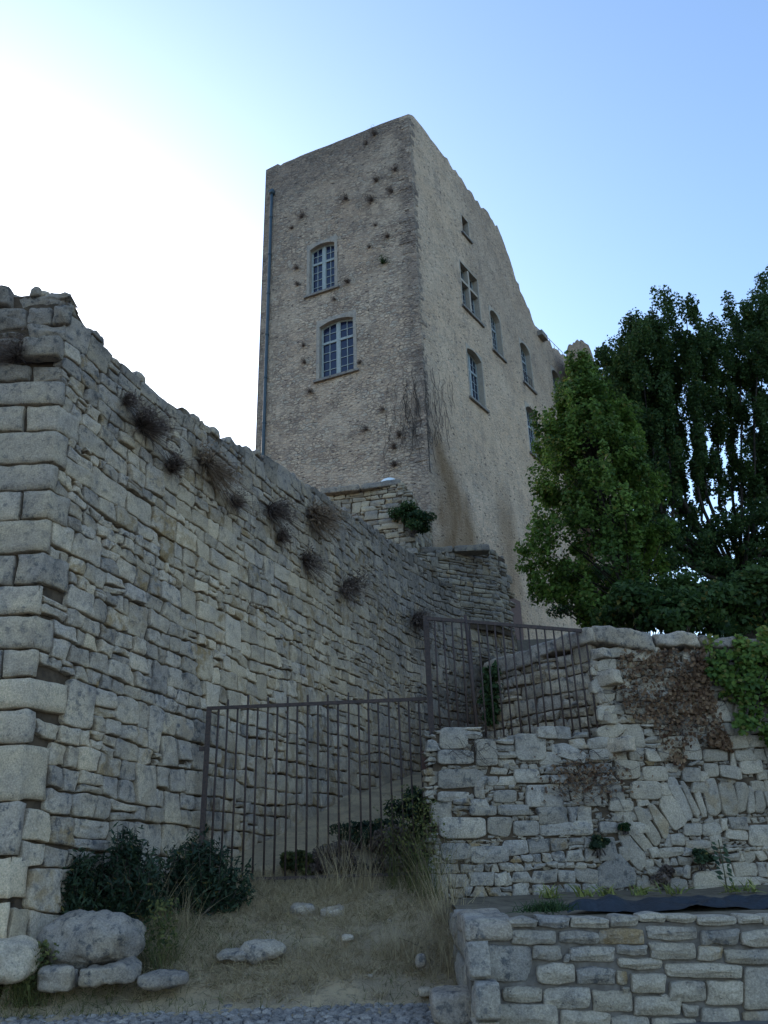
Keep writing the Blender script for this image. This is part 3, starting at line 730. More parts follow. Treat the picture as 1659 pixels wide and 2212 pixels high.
def tower_mat(name, base, pale, dark, rub, pit):
    m = Mat(name, .95, .1); _, r, g, b = m.attr()
    # r brightness, g brown damp stain, b dark lichen
    v1_ = m.mapv((1, 1, 1.9))
    nz = m.N.new("ShaderNodeTexNoise"); m.L.new(m.co, nz.inputs["Vector"]); nz.inputs["Scale"].default_value = 2.6
    sc = m.N.new("ShaderNodeVectorMath"); sc.operation = 'SCALE'; m.L.new(nz.outputs["Color"], sc.inputs[0]); sc.inputs["Scale"].default_value = .3
    wob = m.N.new("ShaderNodeVectorMath"); wob.operation = 'ADD'; m.L.new(v1_, wob.inputs[0]); m.L.new(sc.outputs[0], wob.inputs[1]); co = wob.outputs[0]
    cell = m.vor(4.2, co, 'F1', "Color"); edge = m.vor(4.2, co, 'DISTANCE_TO_EDGE'); d1 = m.vor(3.4, co, 'F1', "Distance"); c2 = m.vor(3.4, co, 'F1', "Color")
    sep = m.N.new("ShaderNodeSeparateColor"); m.L.new(cell, sep.inputs[0]); sp2 = m.N.new("ShaderNodeSeparateColor"); m.L.new(c2, sp2.inputs[0])
    n0 = m.noise(.4, 4); n2 = m.noise(5, 6, .75, v1_); n3 = m.noise(26, 4, .75); n4 = m.noise(1.6, 5, .6, m.mapv((1, 1, .4))); n5 = m.noise(.9, 4)
    col = m.mix(m.ramp(n0, .35, .65), base, pale)
    patch = m.ramp(n5, .36, .6, .45, 1.0)                       # where the render has worn off the stones
    rv = m.math('MULTIPLY', patch, rub)
    col = m.mix(m.math('MULTIPLY', m.ramp(sep.outputs[0], .25, .95), rv), col, dark)
    col = m.mix(m.math('MULTIPLY', m.ramp(sep.outputs[1], .6, 1.0), m.math('MULTIPLY', rv, .8)), col, (.50, .42, .33))
    col = m.mix(m.math('MULTIPLY', m.ramp(edge, .02, .10, 1, 0), m.math('MULTIPLY', rv, .65)), col, (.24, .185, .145))
    hole = m.math('MULTIPLY', m.ramp(d1, .10, .36, 1, 0), m.ramp(sp2.outputs[0], .5, .75))
    col = m.mix(m.math('MULTIPLY', hole, pit), col, (.12, .095, .085))
    col = m.mix(m.math('MULTIPLY', m.ramp(n2, .54, .68), .6), col, (.17, .135, .12))
    col = m.mix(m.math('MULTIPLY', m.ramp(n4, .52, .72), .35), col, (.20, .165, .145))
    col = m.mix(m.math('MULTIPLY', g, m.ramp(n4, .25, .75, .6, 1)), col, (.25, .15, .075))
    col = m.mix(m.math('MULTIPLY', b, m.ramp(n2, .28, .60, .45, 1.0)), col, (.105, .088, .085))
    col = m.mix(1.0, col, m.gray(m.math('MULTIPLY', r, m.ramp(n3, .25, .75, .72, 1.25))), 'MULTIPLY')
    hgt = m.math('ADD', m.math('MULTIPLY', m.math('MULTIPLY', m.ramp(edge, .0, .14), patch), .9 * rub), m.math('ADD', m.math('MULTIPLY', n2, -1.1), m.math('ADD', m.math('MULTIPLY', n3, .5), m.math('MULTIPLY', hole, -pit))))
    m.bump(hgt, .9, .075); return m.color(col)
M['towerL'] = tower_mat("rubble_render", (.58, .42, .295), (.64, .485, .35), (.38, .28, .21), 1.0, .8)
M['towerR'] = tower_mat("buff_render", (.64, .45, .30), (.69, .505, .35), (.44, .325, .235), .5, .9)
topL = [FL.at(x, y) for x, y in ((880, 247), (800, 277), (720, 309), (650, 337), (612, 352), (606, 357), (600, 354), (575, 368))]
u_left = topL[-1][0]
topL = [(0, topL[0][1])] + [tuple(t) for t in topL[1:]] + [(u_left + .01, topL[-1][1])]
def winL(x0, y0t, x1, y1t, x0b, y0b, x1b, y1b):
    a, b, c, d = FL.at(x0, y0t), FL.at(x1, y1t), FL.at(x0b, y0b), FL.at(x1b, y1b)
    u = sorted((.5 * (a[0] + c[0]), .5 * (b[0] + d[0]))); return u[0], u[1], .5 * (c[1] + d[1]), .5 * (a[1] + b[1])
# openings (inner edge of the stone surround): u0,u1,z0,z1
wz = lambda x, y: (648.6 + (x) * .1698, 477.9 + y * .1698)     # picture of both windows, enlarged
def wzL(*p): return FL.at(*wz(*p))
h1 = (wzL(435, 400)[0], wzL(120, 600)[0], .5 * (wzL(120, 935)[1] + wzL(440, 840)[1]), .5 * (wzL(110, 360)[1] + wzL(430, 250)[1]) + .10)
h2 = (wzL(675, 1500)[0], wzL(245, 1600)[0], .5 * (wzL(245, 2020)[1] + wzL(685, 1880)[1]), .5 * (wzL(245, 1335)[1] + wzL(665, 1205)[1]) + .12)
def norm(h): return (min(h[0], h[1]), max(h[0], h[1]), min(h[2], h[3]), max(h[2], h[3]))
h1, h2 = norm(h1), norm(h2)
print("HOLES L", np.round(h1, 2), np.round(h2, 2), 'uleft', u_left)
zz = lambda x, y: (938.7 + x * .23663, 426.7 + y * .23663)
def rz(x0, yt, x1, yb, y1t=None, y1b=None):
    """opening on the long face: left edge x0 (top yt, bottom yb), right edge x1"""
    a = FR.at(*zz(x0, yt)); c = FR.at(*zz(x0 + 12, yb)); b = FR.at(*zz(x1, y1t)); d = FR.at(*zz(x1 + 12, y1b))
    return norm((.5 * (a[0] + c[0]), .5 * (b[0] + d[0]), .5 * (c[1] + d[1]), .5 * (a[1] + b[1])))
HR = {'small': rz(245, 165, 305, 310, 225, 400), 'cross': rz(240, 600, 400, 975, 760, 1140), 'upper arched': rz(512, 1020, 605, 1360, 1100, 1480),
      'shuttered': rz(303, 1350, 440, 1790, 1490, 1940), 'third': rz(790, 1315, 880, 1670, 1400, 1750), 'fourth': rz(1078, 1560, 1160, 1850, 1650, 1930),
      'lower': rz(845, 1885, 945, 2300, 1990, 2400)}
print("HOLES R", {k: np.round(v, 2).tolist() for k, v in HR.items()})
topR_px = [(882, 247), (892, 250), (960, 338), (1020, 416), (1050, 455), (1074, 486), (1079, 500), (1084, 512), (1090, 530), (1100, 556), (1108, 580), (1115, 606), (1121, 613), (1124, 628), (1128, 664), (1150, 690), (1166, 712), (1180, 728), (1200, 754), (1222, 772), (1237, 785), (1262, 806), (1300, 850)]
topR = [tuple(FR.at(*p)) for p in topR_px]; topR[0] = (0, topL[0][1])
_t = [topR[0]]
for t in topR[1:]:
    if t[0] > _t[-1][0] + .01: _t.append(t)
rag = [_t[0]]
for a, b in zip(_t[:-1], _t[1:]):
    n = max(1, int((b[0] - a[0]) / .3))
    for k in range(1, n + 1):
        f = k / n; rag.append((a[0] + (b[0] - a[0]) * f, a[1] + (b[1] - a[1]) * f + (rng.normal(0, .22) if b[0] > 5 and k < n else rng.normal(0, .012))))
topR = rag; u_right = topR[-1][0]
print("TOP R", np.round(topR[-1], 2), "top corner z", topL[0][1])
def pxl(face, u, z):
    P = face.Pv(u, z, np.zeros_like(u)); q = P - EYE; f = q @ FWD
    return CX + FPX * (q @ RTV) / f, CY - FPX * (q @ UPV) / f
def smooth01(x): x = np.clip(x, 0, 1); return x * x * (3 - 2 * x)
def tintL(u, z):
    e = noise3(np.stack([u * 1.5, z * 1.5, u * 0], -1))
    b = .55 * smooth01(1 - (u - .15 + .35 * e) / .9) * (.6 + .4 * smooth01((z - 19) / 3))          # grey lichened quoin strip
    b = np.maximum(b, .45 * smooth01((z - (topL[0][1] - 2.0) - u * -.25) / 2.5 + .4 * e))             # weathered head of the wall
    b = np.maximum(b, .6 * smooth01(1 - (u_left - u) / .7) * (.6 + .4 * e))                            # beside the downpipe
    b = np.maximum(b, .7 * np.exp(-((u - .25) / .75) ** 2 - ((z - 18.2) / 1.8) ** 2))                 # behind the dead creeper
    r_ = 1.0 + .06 * e - .10 * smooth01((z - 27) / 8)
    return np.stack([r_, 0 * u, np.clip(b, 0, 1), np.ones_like(u)], 1)
def tintR(u, z):
    e = noise3(np.stack([u * 1.2, z * 1.2, u * 0 + 5], -1))
    w = np.clip((18.2 - z) / 4.0, 0, 1.6); ctr = .8 + 1.5 * w; wid = .6 + 1.8 * w
    g = .95 * smooth01((18.6 - z) / 1.0) * smooth01(1.25 - np.abs(u - ctr) / wid + .35 * e)
    g = np.maximum(g, .6 * smooth01((18.5 - z) / 3) * smooth01(1.3 - np.abs(u - 7.4) / 1.2 + .4 * e))
    b = .65 * np.exp(-(u / .85) ** 2 - ((z - 18.9) / 2.6) ** 2); b = np.maximum(b, .25 * smooth01(1 - u / .5))
    b = np.maximum(b, .3 * smooth01((u - 4) / 3) * smooth01((z - 24) / 5 + .5 * e))
    r_ = 1.0 + .06 * e + .22 * np.exp(-((u - 4.6 - .35 * (15 - z)) / .8) ** 2) * smooth01((18 - z) / 3)
    return np.stack([r_, np.clip(g, 0, 1), np.clip(b, 0, 1), np.ones_like(u)], 1)
facade(FL, topL, 8.0, [h1, h2], u_left, "end_wall", M['towerL'], tintf=tintL, flip=True)
facade(FR, topR, 7.0, list(HR.values()), u_right, "long_wall", M['towerR'], tintf=tintR)
# quiet back walls closing the tower
bk = Buf(); P1 = FL.P(u_left, 0) ; zt = topL[-1][1]
P2 = P1 + DR * 8
bk.add([P1 + [0, 0, 8], P2 + [0, 0, 8], P2 + [0, 0, zt - 2], P1 + [0, 0, zt]], [(0, 1, 2, 3)])
bk.add([P2 + [0, 0, 8], FR.P(8, 8, -.8), FR.P(8, 24, -.8), P2 + [0, 0, 24]], [(0, 1, 2, 3)])
bk.build("rear_wall", M['towerL'], castle)
# quoins of the corner
qb = Buf(); z = 16.2; alt = 0
while z < topL[0][1] - .05:
    h = min(rng.uniform(.26, .40), topL[0][1] - .02 - z); a, b = ((.62, .26) if alt else (.30, .5)); a *= rng.uniform(.5, 1.4); b *= rng.uniform(.4, 1.2); alt = 1 - alt
    d = .006 + rng.uniform(0, .016); e = .006
    c = FL.P(0, 0); n_u = 4
    def L_(u, zq, dd): return FL.P(u, zq, dd)
    def R_(u, zq, dd): return FR.P(u, zq, dd)
    corner = FL.o + (NL + NR) * d / (1 + NL @ NR)
    for z0_, z1_ in ((z + e, z + h - e),):
        cz = lambda q: corner + np.array([0, 0, q])
        V = [L_(a, z0_, -.03), L_(a, z0_, d), cz(z0_), R_(b, z0_, d), R_(b, z0_, -.03), L_(a, z1_, -.03), L_(a, z1_, d), cz(z1_), R_(b, z1_, d), R_(b, z1_, -.03)]
        qb.add(np.array(V) + rng.normal(0, .008, (10, 3)), [(0, 1, 6, 5), (1, 2, 7, 6), (2, 3, 8, 7), (3, 4, 9, 8), (5, 6, 7, 7)][:4], [(5, 6, 7), (5, 7, 9), (7, 8, 9), (2, 1, 0), (4, 2, 0), (4, 3, 2)],
               (rng.uniform(.9, 1.12), 0, rng.uniform(.2, .65), 1))
    z += h
qb.build("quoins", M['towerL'], castle, smooth=False)

def arch_pts(u0, u1, z0, z1, rise, n=10):
    zs_ = z1 - rise; w = u1 - u0; rad = (w * w / 4 + rise * rise) / (2 * rise); c = z1 - rad
    th = math.asin(min(1, w / 2 / rad)); t = np.linspace(-th, th, n)
    return np.c_[.5 * (u0 + u1) + rad * np.sin(t), c + rad * np.cos(t)], zs_
def bar(b, face, u0, u1, z0, z1, d0, d1, tint=(1, .5, 0, 1)):
    c = face.P(.5 * (u0 + u1), .5 * (z0 + z1), .5 * (d0 + d1))
    b.box(c, face.d * (u1 - u0) / 2, face.n * (d1 - d0) / 2, np.array([0, 0, (z1 - z0) / 2]), tint)
def window(face, h, label, rise=.2, jamb=.17, lint=.2, proud=.02, rec=.26, style='french', lead=None, cross=False, sillw=.28, smat='dress', stint=(1, .35, 0, 1), frame_mat='frame', barred=False):
    u0, u1, z0, z1 = h
    if rise > 0:
        ar, zs_ = arch_pts(u0, u1, z0, z1, rise)
    else:
        ar, zs_ = np.array([(u0, z1), (u1, z1)]), z1
    inner = np.concatenate([[(u0, z0)], [(u0, z0 + (zs_ - z0) * .5)], ar, [(u1, z0 + (zs_ - z0) * .5)], [(u1, z0)]])
    outer = inner.copy()
    n = len(inner)
    outer[:2, 0] -= jamb; outer[-2:, 0] += jamb
    f = np.linspace(0, 1, n - 4); outer[2:-2, 0] = u0 - jamb + f * (u1 - u0 + 2 * jamb); outer[2:-2, 1] = z1 + lint
    b = Buf()
    V = np.concatenate([[face.P(*q, proud) for q in outer], [face.P(*q, proud) for q in inner], [face.P(*q, -rec - .1) for q in inner], [face.P(*q, -.05) for q in outer]])
    i = np.arange(n); Q = []
    for a, c in ((0, 1), (1, 2), (3, 0)):
        Q += [(a * n + k, a * n + k + 1, c * n + k + 1, c * n + k) for k in range(n - 1)]
    if face is FR: Q = [q[::-1] for q in Q]
    b.add(V, Q, None, stint)
    w = b.build("window", M[smat], castle, smooth=False); w["label"] = label
    sb_ = Buf(); bar(sb_, face, u0 - sillw, u1 + sillw, z0 - .16, z0 - .03, -.05, .13, (.8, .8, 0, 1)); bar(sb_, face, u0 - sillw * .8, u1 + sillw * .8, z0 - .027, z0, -.3, .08, (.9, .7, 0, 1))
    sb_.build("sill", M[smat], w, smooth=False)
    # glazing
    gl = Buf(); V = [face.P(*q, -rec - .02) for q in inner]; cen = face.P(.5 * (u0 + u1), .5 * (z0 + z1), -rec - .02)
    gl.add(np.array(V + [cen]), None, [(k, (k + 1) % n, n) for k in range(n)]); gl.build("glass_pane", M['glass'], w, smooth=False)
    fb = Buf(); W, H = u1 - u0, z1 - z0
    if style == 'dark':
        bar(fb, face, u0, u0 + .05, z0, z1, -rec - .01, -rec + .03); bar(fb, face, u1 - .05, u1, z0, z1, -rec - .01, -rec + .03); bar(fb, face, u0, u1, z0, z0 + .05, -rec - .01, -rec + .025)
        fb.build("frame", M['door'], w, smooth=False); return w
    t = .055; d0, d1 = -rec - .015, -rec + .035
    bar(fb, face, u0, u0 + t, z0, zs_ + .02, d0, d1); bar(fb, face, u1 - t, u1, z0, zs_ + .02, d0, d1); bar(fb, face, u0 + t, u1 - t, z0, z0 + .07, d0, d1 - .003)
    for k in range(len(ar) - 1):
        (a0, a1), (b0, b1) = ar[k], ar[k + 1]; p0, p1 = face.P(a0, a1 - .03, .5 * (d0 + d1)), face.P(b0, b1 - .03, .5 * (d0 + d1))
        fb.box((p0 + p1) / 2, (p1 - p0) / 2 * 1.05, face.n * .024, np.array([0, 0, .04]))
    um = .5 * (u0 + u1); zt_ = z0 + H * (.66 if rise > 0 else .62); mt = .085
    bar(fb, face, um - mt, um + mt, z0 + .07, z1 - .03, d0, d1 + .006); bar(fb, face, u0 + t, u1 - t, zt_ - .065, zt_ + .065, d0, d1 + .012)
    thin = .017
    for s0_, s1_ in ((u0 + t, um - mt), (um + mt, u1 - t)):
        bar(fb, face, s0_, s0_ + .035, z0 + .07, z1 - .08, d0, d1 - .012); bar(fb, face, s1_ - .035, s1_, z0 + .07, z1 - .08, d0, d1 - .012)
        m_ = .5 * (s0_ + s1_); bar(fb, face, m_ - thin, m_ + thin, z0 + .07, z1 - .06, d0, d1 - .02)
        for k in range(1, 4): zq = z0 + .07 + (zt_ - .065 - z0 - .07) * k / 4; bar(fb, face, s0_, s1_, zq - thin, zq + thin, d0, d1 - .022)
        zq = zt_ + .065 + (z1 - rise * .5 - zt_ - .065) * .5; bar(fb, face, s0_, s1_, zq - thin, zq + thin, d0, d1 - .022)
    fb.build("frame", M[frame_mat], w, smooth=False)
    if cross:
        cbuf = Buf(); bar(cbuf, face, um - .09, um + .09, z0, z1, -rec + .05, -.04, stint); bar(cbuf, face, u0, um - .09, zt_ - .08, zt_ + .08, -rec + .052, -.045, stint); bar(cbuf, face, um + .09, u1, zt_ - .08, zt_ + .08, -rec + .052, -.045, stint)
        cbuf.build("stone_cross", M[smat], w, smooth=False)
    if barred:
        gb_ = Buf()
        for k in range(5): uq = u0 + .08 + (W - .16) * k / 4; gb_.box(face.P(uq, z0 + .45, -.08), face.d * .012, face.n * .012, np.array([0, 0, .42]))
        for zq in (z0 + .06, z0 + .86): gb_.box(face.P(um, zq, -.08), face.d * W / 2, face.n * .014, np.array([0, 0, .014]))
        gb_.build("guard_rail", M['iron'], w, smooth=False)
    return w
window(FL, h1, "smaller upper window of the end wall")
window(FL, h2, "larger lower window of the end wall")
rk = dict(jamb=.10, lint=.10, proud=.012, rec=.34, stint=(1.02, .12, .1, 1), sillw=.2, frame_mat='frame_dark')
window(FR, HR['small'], "small square opening near the top", rise=0, style='dark', **rk)
window(FR, HR['cross'], "mullioned window divided by a stone cross", rise=0, cross=True, **rk)
window(FR, HR['upper arched'], "narrow arched window beside the mullioned one", rise=.35, **rk)
window(FR, HR['shuttered'], "wide arched window below the mullioned one", rise=.25, **rk)
window(FR, HR['third'], "arched window with a low iron guard", rise=.35, barred=True, **rk)
window(FR, HR['fourth'], "arched window partly behind the tree, upper row", rise=.35, **rk)
window(FR, HR['lower'], "arched window half hidden by the tree, lower row", rise=.35, **rk)
# downpipe
pp = [FL.at(x, y) for x, y in ((589, 422), (571, 1000))]
pb = Buf(); up = .5 * (pp[0][0] + pp[1][0]); pb.tube([FL.P(up, pp[0][1], .12), FL.P(up, 20, .12), FL.P(up, 8.5, .12)], .085, 10)
for zq in np.arange(10, pp[0][1], 2.6): pb.tube([FL.P(up, zq, .12), FL.P(up, zq + .09, .12)], .105, 10)
pb.box(FL.P(up, pp[0][1] + .1, .12), FL.d * .14, FL.n * .12, np.array([0, 0, .13]))
pb.build("downpipe", M['pipe'], castle)
# chimney stump of the far end, gutter beam, roof rail
tsil = [(1222, 775), (1226, 748), (1250, 731), (1274, 746), (1277, 757), (1282, 768), (1288, 800), (1300, 830), (1314, 842), (1330, 880)]
ch = Buf(); YT = at_Y(1240, 780, 44.0)
pl = [on_plane(x, y, (YT[0], 44.0, 0), (0, -1, 0)) for x, y in tsil]
nch = 26; xs_ = np.linspace(pl[0][0], pl[-1][0], nch); zt2 = np.interp(xs_, [p[0] for p in pl], [p[2] for p in pl]) + rng.normal(0, .07, nch); zb = 16.0
fr = np.linspace(0, 1, 24); G = np.stack([np.repeat(xs_[:, None], 24, 1), np.full((nch, 24), 44.0), zb + (zt2 - zb)[:, None] * fr], -1)
G[..., 1] += .1 * fbm((G.reshape(-1, 3) * 1.4), 3).reshape(nch, 24)
ch.grid(G, (.9, .1, .35, 1)); Gb = G[:, -1] + np.array([.4, 2.6, -.3]); ch.grid(np.stack([G[:, -1], Gb, Gb * [1, 1, 0] + [0, 0, zb]], 1), (.9, .1, .4, 1))
for e in (0, -1): ch.add([G[e, 0], G[e, -1], Gb[e], Gb[e] * [1, 1, 0] + [0, 0, zb]], [(0, 1, 2, 3)], None, (.9, .1, .4, 1))
ch.build("ruined_gable", M['towerR'], castle)
for (x0, y0, x1, y1) in ((955, 1235, 1010, 1300), (1200, 1560, 1265, 1590)):
    q = FR.at(*zz(.5 * (x0 + x1) - 20, .5 * (y0 + y1))); bb_ = Buf(); bar(bb_, FR, q[0] - .45, q[0] + .45, q[1] - .2, q[1] + .16, -.3, .35, (.8, .6, 0, 1)); bb_.build("corbel", M['dress'], castle, smooth=False)
rb = Buf(); rl = [FR.at(*p) for p in ((1164, 712), (1192, 738), (1222, 768))]
RP = [FR.P(q[0], q[1] + .34, -.2) for q in rl]; rb.tube(RP, .022, 6)
for k in range(7): f = k / 6; q = RP[0] * (1 - f) + RP[2] * f; rb.tube([q, q - [0, 0, .6]], .016, 5)
rb.build("roof_rail", M['iron'], castle)
# door at the foot of the long wall
db = Buf(); da, dz = FR.at(1098, 1288), FR.at(1122, 1302)
bar(db, FR, da[0] - .35, dz[0], 7.2, da[1], -.02, .05); dr = db.build("door", M['door'], castle, smooth=False)

# ------------------------------------------------------------------ terraces below the castle
def terrace(name, label, pts_px, depths, bot, hcourse, mats, tint=.45):
    tops = [at_Y(x, y, Yq) for (x, y), Yq in zip(pts_px, depths)]
    b = Buf(); obj_n = []
    for a, c in zip(tops[:-1], tops[1:]):
        sf = planar(a, c, 0); tf = lambda s, a=a, c=c, L=sf.len: float(a[2] + (c[2] - a[2]) * s / L)
        rubble(b, sf, 0, sf.len, bot, max(a[2], c[2]) + .1, lambda v: hcourse, top=tf, wave=.03, gap=.025, tintf=lambda q: make_tint(tint, .2), seed=rng.uniform(0, 90), aspect=(1, 3.2), rnd=.03)
        core(b, sf, np.linspace(-.02, sf.len + .02, 6), tf, lambda s: bot - .2, .5, -.06)
    return tag(b.build(name, mats), label, "stone wall")
TA = terrace("garden_wall", "small square stone terrace wall at the foot of the tower corner", [(640, 1068), (700, 1058), (870, 1040), (940, 1133)], [27.4, 27.2, 26.5, 30.6], 9.2, .2, [M['stone_far'], M['joint']], .45)
TC = terrace("ramp_wall", "short stone wall with flat coping behind the end of the tall wall", [(900, 1192), (1058, 1186), (1092, 1204)], [26.9, 28.6, 29.6], 8.8, .2, [M['stone_far'], M['joint']], .6)
for nm, wall_, px, dep in (("coping_stone", TA, [(690, 1056), (778, 1046), (868, 1034)], 26.6), ("coping_stone", TC, [(905, 1183), (978, 1180), (1058, 1176)], 27.6)):
    for k in range(2):
        a, b_ = at_Y(*px[k], dep + (.5 if wall_ is TA and k == 0 else 0)), at_Y(*px[k + 1], dep)
        cb = Buf(); block(cb, .5 * (a + b_) + [0, .20, -.12], (b_ - a) * .48, (0, .26, 0), (0, 0, .13), k * 4.4, .04, (.9, .85, 0, 1), (12, 6, 5), 9.0); cb.build(nm, M['stone_far'], wall_)
# white dome above the terrace wall
dm = Buf(); c = at_Y(841, 1046, 27.6); th = np.linspace(0, math.pi / 2, 8); ph = np.linspace(0, 2 * math.pi, 25)
T_, P_ = np.meshgrid(th, ph, indexing='ij'); dm.grid(np.stack([c[0] + .42 * np.cos(T_) * np.cos(P_), c[1] + .42 * np.cos(T_) * np.sin(P_), c[2] - .12 + .36 * np.sin(T_)], -1))
dm.grid(np.stack([np.stack([c[0] + .42 * np.cos(ph), c[1] + .42 * np.sin(ph), 0 * ph + c[2] - .12], -1), np.stack([c[0] + .40 * np.cos(ph), c[1] + .40 * np.sin(ph), 0 * ph + c[2] - 1.2], -1)], 1))
tag(dm.build("dome_cover", M['white']), "white domed cover peeping over the terrace wall at the tower foot", "cover")

# ------------------------------------------------------------------ GATE AND RAILING
YG = 13.0
gate = empty("iron_gate"); tag(gate, "wide rusty iron bar gate across the path between the stone walls", "gate")
gzm = lambda x, y: at_Y((500 + x * .3918) * .8534, (1700 + y * .3918) * .8534, YG)
zbot = gzm(700, 1385)[2]
def rod(buf, a, b, r_, k=6): buf.tube([a, .5 * (np.asarray(a) + b), b], r_, k)
top_bar = lambda x: 237 + (175 - 237) * (x - 65) / 1410
b = Buf(); A, B_ = gzm(62, 238), gzm(1480, 175); b.box(.5 * (A + B_), (B_ - A) / 2, (0, .016, 0), (0, 0, .028)); b.build("top_rail", M['iron'], gate, smooth=False)
b = Buf(); A2_, B2_ = A.copy(), B_.copy(); A2_[2] = B2_[2] = zbot + .12; b.box(.5 * (A2_ + B2_), (B2_ - A2_) / 2, (0, .014, 0), (0, 0, .022)); b.build("bottom_rail", M['iron'], gate, smooth=False)
b = Buf(); q = gzm(72, 230); b.box((q[0] + .01, YG, .5 * (q[2] + zbot) - .1), (.038, 0, 0), (0, .03, 0), (0, 0, .5 * (q[2] - zbot) + .1)); b.build("stile", M['iron'], gate, smooth=False)
bx = [137, 195, 260, 325, 390, 455, 517, 582, 645, 712, 778, 842, 907, 975, 1040, 1103, 1165, 1233, 1298, 1362, 1428]
for i, x in enumerate(bx):
    b = Buf(); q = gzm(x, top_bar(x)); up = .0 if i % 2 == 0 or x > 1300 else rng.uniform(.12, .19)
    ln = rng.normal(0, .006)
    rod(b, (q[0], YG + .012, q[2] + up), (q[0] + ln, YG + .012, zbot + rng.uniform(-.04, .04)), .0165 + .002 * (i % 3 == 0)); b.build("bar", M['iron'], gate)
b = Buf(); q = gzm(1468, 575); b.box((q[0] + .02, YG - .02, q[2]), (.07, 0, 0), (0, .03, 0), (0, 0, .14)); b.build("lock_box", M['door'], gate, smooth=False)
for zq in (zbot + .45, zbot + 2.05):
    b = Buf(); q = gzm(60, 400); b.box((q[0] - .05, YG + .02, zq), (.06, 0, 0), (0, .035, 0), (0, 0, .035)); b.build("hinge", M['iron'], gate, smooth=False)
fence = empty("iron_railing"); tag(fence, "rusty iron railing standing on top of the rubble wall beside the gate", "railing")
FN = planar(at_Y(922, 1400, 12.62)[:2], at_Y(1290, 1400, 12.80)[:2], 0)
f8 = lambda x, y: FN.at(887.5 + x * .2675, 1305.7 + y * .2675)
def FP(q): return FN(np.array([q[0]]), np.array([q[1]]))[0][0]
b = Buf(); A, B_ = FP(f8(130, 112)), FP(f8(1490, 222)); b.box(.5 * (A + B_), (B_ - A) / 2, FN.n * .018, (0, 0, .028)); b.build("top_rail", M['iron'], fence, smooth=False)
ft = [190, 260, 330, 405, 470, 540, 610, 675, 740, 810, 878, 945, 1010, 1078, 1150, 1215, 1275, 1340, 1405]
for i, x in enumerate(ft):
    b = Buf(); q = f8(x, 116 + (x - 130) * .081); P = FP(q); e = FP(f8(x + 40, 1050)); rod(b, P, (P[0] + rng.normal(0, .005), P[1], e[2] - .05), .0150); b.build("bar", M['iron'], fence)
b = Buf(); q = at_Y(921, 1338, 12.72); b.box((q[0], 12.9, .5 * (q[2] + zbot)), (.045, 0, 0), (0, .04, 0), (0, 0, .5 * (q[2] - zbot) + .1)); b.build("post", M['iron'], fence, smooth=False)
b = Buf(); q = at_Y(940, 1700, 12.8); b.box((q[0] + .05, 12.84, zbot + .95), (.016, 0, 0), (0, .03, 0), (0, 0, 1.0)); b.build("brace", M['iron'], fence, smooth=False)
b = Buf(); q0 = FP(f8(440, 100)); rod(b, q0 + [0, .0, .03], q0 + [.06, 0, -2.0], .028, 8); b.build("post", M['iron'], fence)

# ------------------------------------------------------------------ PLANTS
def leaves(buf, P, size, normal=None, tint=None, aspect=1.5, spread=1.0, cup=.25):
    """one bent leaf of two quads at every point of P"""
    P = np.asarray(P, float); n = len(P)
    d = rng.normal(size=(n, 3)); d /= np.linalg.norm(d, axis=1)[:, None]
    nn = rng.normal(size=(n, 3)) * spread + (normal if normal is not None else np.array([0, -.4, .7])); nn /= np.linalg.norm(nn, axis=1)[:, None]
    a = d - (d * nn).sum(1)[:, None] * nn; a /= np.linalg.norm(a, axis=1)[:, None] + 1e-9; b = np.cross(nn, a)
    sz = size * rng.uniform(.65, 1.3, n)[:, None]
    L, W = a * sz * .5 * aspect, b * sz * .5
    V = np.stack([P - L, P + W * 1.0 + nn * sz * cup * .5 - L * .15, P + L, P - W + nn * sz * cup * .5 - L * .15, P], 1)   # 5 verts
    i = np.arange(n)[:, None] * 5
    tr = np.concatenate([i + [0, 1, 4], i + [1, 2, 4], i + [2, 3, 4], i + [3, 0, 4]])
    t = tint if tint is not None else np.stack([rng.random(n), rng.random(n), np.zeros(n), np.ones(n)], 1)
    buf.add(V.reshape(-1, 3), None, tr, np.repeat(t, 5, 0))
def blades(buf, P, length, width, direction, spread=.4, droop=.3, tint=None, seg=3):
    P = np.asarray(P, float); n = len(P); direction = np.broadcast_to(np.asarray(direction, float), (n, 3))
    d = direction + rng.normal(size=(n, 3)) * spread; d /= np.linalg.norm(d, axis=1)[:, None]
    ln = length * rng.uniform(.5, 1.2, n)[:, None]
    sd = np.cross(d, rng.normal(size=(n, 3))); sd /= np.linalg.norm(sd, axis=1)[:, None] + 1e-9
    out = d * [1, 1, 0]; rows = []
    for k in range(seg + 1):
        f = k / seg; c = P + d * ln * f + out * ln * droop * f * f * .5 - np.array([0, 0, 1]) * ln * droop * f * f * .6
        w = width * (1 - f * .85) * .5; rows.append(c - sd * w); rows.append(c + sd * w)
    V = np.stack(rows, 1); m = 2 * (seg + 1); i = np.arange(n)[:, None] * m
    q = np.concatenate([i + [2 * k, 2 * k + 1, 2 * k + 3, 2 * k + 2] for k in range(seg)])
    t = tint if tint is not None else np.stack([rng.random(n), rng.random(n), np.zeros(n), np.ones(n)], 1)
    buf.add(V.reshape(-1, 3), q, None, np.repeat(t, m, 0))
def ball(n): 
    d = rng.normal(size=(n, 3)); d /= np.linalg.norm(d, axis=1)[:, None]; return d * rng.random(n)[:, None] ** (1 / 2.2)

